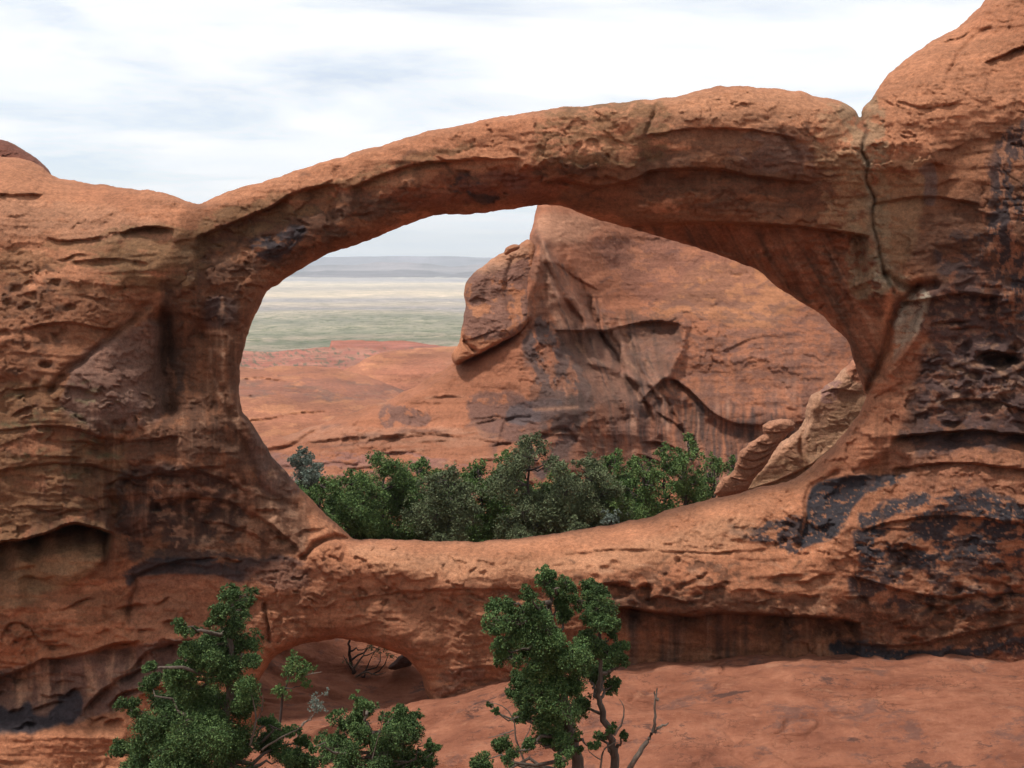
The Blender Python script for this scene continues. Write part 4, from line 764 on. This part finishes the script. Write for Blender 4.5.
# the grove beyond the sill: (column, crown top row, width, distance, leaf kind, label)
GROVE = [
    (300, 447, 26, 57, 'G', 'small blue grey juniper, leftmost of the grove beyond the sill'),
    (322, 478, 42, 50, 'M', 'low green juniper just right of the blue grey one'),
    (352, 470, 44, 52, 'M', 'juniper at the left slope of the grove, below the bedding lines'),
    (385, 453, 50, 54, 'M', 'broad rounded juniper, highest crown in the left half of the grove'),
    (418, 457, 48, 56, 'M', 'dense dark juniper just right of the broad rounded one'),
    (448, 466, 46, 51, 'O', 'olive green juniper in the middle left of the grove'),
    (478, 461, 44, 55, 'M', 'juniper growing close at the left of the tall open crowned tree'),
    (506, 450, 40, 57, 'M', 'narrow dark juniper touching the tall open crowned tree'),
    (531, 434, 50, 50, 'O', 'tall open crowned pinyon with its bare trunk showing, mid grove'),
    (560, 466, 44, 54, 'M', 'juniper just right of the tall open crowned pinyon'),
    (588, 458, 48, 51, 'O', 'grey olive juniper below the varnished alcove of the fin'),
    (616, 450, 44, 56, 'M', 'juniper with a peaked top below the hanging scoop of the fin'),
    (642, 456, 40, 52, 'M', 'round green juniper left of the twin spired trees'),
    (662, 443, 30, 55, 'M', 'slim spired juniper, left of the two spires on the right'),
    (690, 432, 36, 53, 'M', 'tallest spired juniper at the right of the grove'),
    (714, 455, 34, 56, 'M', 'sparse juniper between the tallest spire and the leaning slab'),
    (734, 454, 26, 60, 'M', 'small dark juniper partly behind the ribbed leaning slab')]
for i, (cx, ty, wd, Yd, kd, lb) in enumerate(GROVE):
    rng = np.random.RandomState(700+i); cl_ = []
    bot = 556 if kd != 'G' else 500; H_ = bot-ty; n_ = int(19+wd*.45)
    for j in range(n_):
        v = (j+.5)/n_; prof = (math.sin(math.pi*min(1, v*1.05+.03))**.55)*(.5+.5*min(1, v*2.6))
        r = rng.uniform(.15, .26)*wd*(.5+.6*min(1, v*2.5)); y = ty+r*.6+v*(H_-r); x = cx+rng.uniform(-1, 1)*prof*(wd*.80-r*.4)
        if cx == 531 and 500 > y > 462 and abs(x-cx) < 12 and rng.rand() < .7: continue
        cl_.append((x, y, r))
    tree('juniper' if cx != 531 else 'pinyon', lb, 'tree', cl_, [(cx, 575), (cx+rng.uniform(-4, 4), 530), (cx+rng.uniform(-5, 5), (ty+540)/2), (cx, ty+8)], Yd, 'junipers growing beyond the arch sill',
         {'M': LEAF_M, 'G': LEAF_G, 'O': LEAF_O}[kd], BARKD, dens=1.35, lsz=.10, nleaf=18, tr0=.14, seed=900+i, depth=1.3, tr=.34, twig=.02)
for i, (x, y, r, Yd, kd) in enumerate([(520, 533, 7, 46, 'O'), (440, 537, 5, 45, 'O'), (580, 524, 7, 47, 'O'), (612, 516, 6, 46, 'G')]):
    X_, _, Z_ = at(x, y, Yd); rng = np.random.RandomState(i+40)
    lbs = ['low olive bush under the tall pinyon, peeping over the sill', 'small olive bush low in the left half of the grove', 'olive bush at the foot of the grey olive juniper', 'grey bush nearest the rising right end of the sill', 'little grey bush left of the tall pinyon foot', 'olive bush at the leftmost low point of the sill', 'grey bush just right of the tall pinyon foot']
    tree('bush', lbs[i], 'bush', [(x+rng.uniform(-r, r), y+rng.uniform(-r*.3, r), r*.7) for _ in range(6)], [(x, y+30), (x, y+10), (x, y)], Yd, 'low bushes behind the sill', LEAF_G if kd == 'G' else LEAF_O, BARKD, 1, .09, 16, .05, 1000+i, depth=.4)

# trees rising in front of the wall
LT = [(231,596,9),(240,606,8),(226,612,8),(232,626,10),(214,622,5),(205,640,7),(222,640,11),(238,648,11),(190,652,8),(182,627,6),(196,629,4),(205,658,14),(225,664,16),(250,660,7),(176,672,8),(151,667,5),(186,685,15),(152,684,8),(162,700,11),(131,706,8),(246,690,12),(215,696,18),(240,710,15),(186,714,16),
      (152,725,14),(124,746,8),(176,744,18),(210,730,22),(238,742,18),(270,722,7),(263,745,14),(284,732,7),(290,755,12),(303,742,6),(200,762,22),(150,765,18),(118,750,5),(312,764,9),(140,752,9),(170,790,24),(215,795,26),(262,790,22),(125,790,16)]
tree('juniper', 'leafy green juniper rising to a narrow tip at the lower left, nearest the viewer', 'tree', LT, [(222,830),(224,760),(228,700),(231,650),(232,592)], 16.0, None, LEAF_F, BARK, 4.2, .033, 30, .12, 11,
     dead=[(.022, [(250,745),(256,720),(252,697),(250,692)], [(256,722),(262,708),(263,695)]), (.02, [(262,750),(280,738),(300,728),(312,714)])], depth=.8, tr=.27)
MT = [(360,702,6),(367,712,8),(355,722,9),(344,727,8),(338,742,11),(362,738,11),(400,712,7),(412,717,6),(395,727,12),(403,741,13),(385,748,13),(430,745,5),(428,760,8),(345,760,15),(375,765,15),(408,762,13),(325,755,8),(312,748,4),(438,748,4),(350,790,18),(400,790,18)]
tree('juniper', 'small bright green juniper top at the bottom edge, below the cave', 'tree', MT, [(378,830),(376,780),(372,745),(366,712)], 15.0, None, LEAF_F, BARK, 3.4, .032, 28, .07, 12, dead=[(.012, [(372,760),(380,730),(385,708)])], depth=.5, tr=.27)
CT = [(547,577,7),(552,590,9),(565,585,7),(560,600,9),(532,596,6),(535,612,9),(495,610,7),(508,605,7),(520,612,8),(493,628,7),(508,625,11),(525,632,12),(545,625,13),(562,615,8),(506,655,9),(499,645,8),(530,650,11),(550,645,13),(590,588,7),(601,592,7),(588,603,9),(600,608,9),(606,622,8),(592,622,8),(585,640,10),(612,632,6),
      (575,655,11),(600,650,10),(618,648,7),(623,660,6),(605,668,11),(613,685,7),(595,680,8),(560,665,15),(540,670,13),(520,680,9),(530,695,13),(515,690,7),(555,695,15),(575,685,13),(545,715,13),(525,712,8),(565,720,12),(580,705,9),(490,704,3),(496,712,3),(560,740,9),(545,735,9),(500,745,8),(486,760,9),(511,755,6),(476,765,5),
      (530,745,7),(624,735,4),(612,727,4),(601,735,5),(594,745,4),(580,750,4),(560,762,6),(505,790,14),(550,795,12)]
tree('pinyon', 'dark green pinyon with many rounded tufts and bare limbs, lower centre before the wall', 'tree', CT, [(585,830),(577,775),(571,735),(563,690),(554,640),(549,582)], 15.5, None, LEAF_F, BARK, 3.6, .033, 30, .12, 13,
     dead=[(.055, [(610,800),(630,768),(645,745),(654,728),(655,708),(657,688)], [(654,732),(662,726),(668,724)], [(657,700),(654,692)]), (.022, [(614,735),(622,722),(624,708),(619,699)]), (.02, [(528,770),(516,740),(514,722),(503,706),(488,703)], [(514,730),(500,735),(488,738)], [(520,750),(530,728),(532,718)]), (.02, [(600,775),(603,752),(612,744),(620,742)], [(601,760),(590,752),(586,742)])],
     extra_trunks=[[(612,780),(613,745),(604,716),(598,690),(601,655),(597,600)]], depth=.8, tr=.27)
# in the cave and just beyond it
tree('dead_tree', 'dark crooked dead tree with few leaves on the slope inside the cave arch', 'dead tree', [(370,646,5),(378,650,5),(388,648,4),(391,655,4),(347,662,3),(383,644,4),(352,690,4),(364,690,4)], [(359,690),(356,678),(351,664),(349,644),(350,630)], 42.5, None, LEAF_O, BARKD, .9, .06, 10, .13, 21,
     dead=[(.06, [(352,670),(360,660),(366,650),(370,641)], [(363,656),(374,652),(382,643)]), (.05, [(356,677),(366,672),(376,675),(386,672)]), (.04, [(352,668),(346,660),(343,655)]), (.05, [(360,688),(352,686),(346,684)])], depth=.2)
tree('juniper', 'small dark juniper at the left mouth of the cave arch', 'tree', [(290,663,7),(298,670,8),(286,671,7),(306,667,6),(278,688,6),(283,692,5),(306,684,5),(300,676,5)], [(277,712),(282,698),(287,684),(290,668)], 34.0, None, LEAF_M, BARKD, 1.2, .07, 20, .06, 22, dead=[(.04, [(300,677),(310,674),(322,672)])], depth=.4)
tree('shrub', 'grey leafless shrub with an arching stem at the cave floor', 'shrub', [(316,698,6),(319,706,6),(314,703,5)], [(290,745),(300,730),(312,718),(318,704)], 31.0, None, LEAF_G, DEADB, .8, .05, 14, .05, 23, depth=.3)
tree('shrub', 'dark green shrub hanging under the top left of the cave arch', 'shrub', [(309,650,5),(316,647,6),(322,645,5)], [(312,700),(314,665),(316,650)], 44.0, None, LEAF_M, BARKD, 1.1, .08, 18, .05, 24, depth=.3)
pebble('boulder', [(388,668),(394,661),(401,655),(408,653),(412,660),(411,666),(402,668),(394,670)], 41.5, 4, .5, .6, 'dark wedge shaped boulder under the right side of the cave arch', 'boulder', 91, (.10,.06,.05), (.2,.3), M_ROCK)
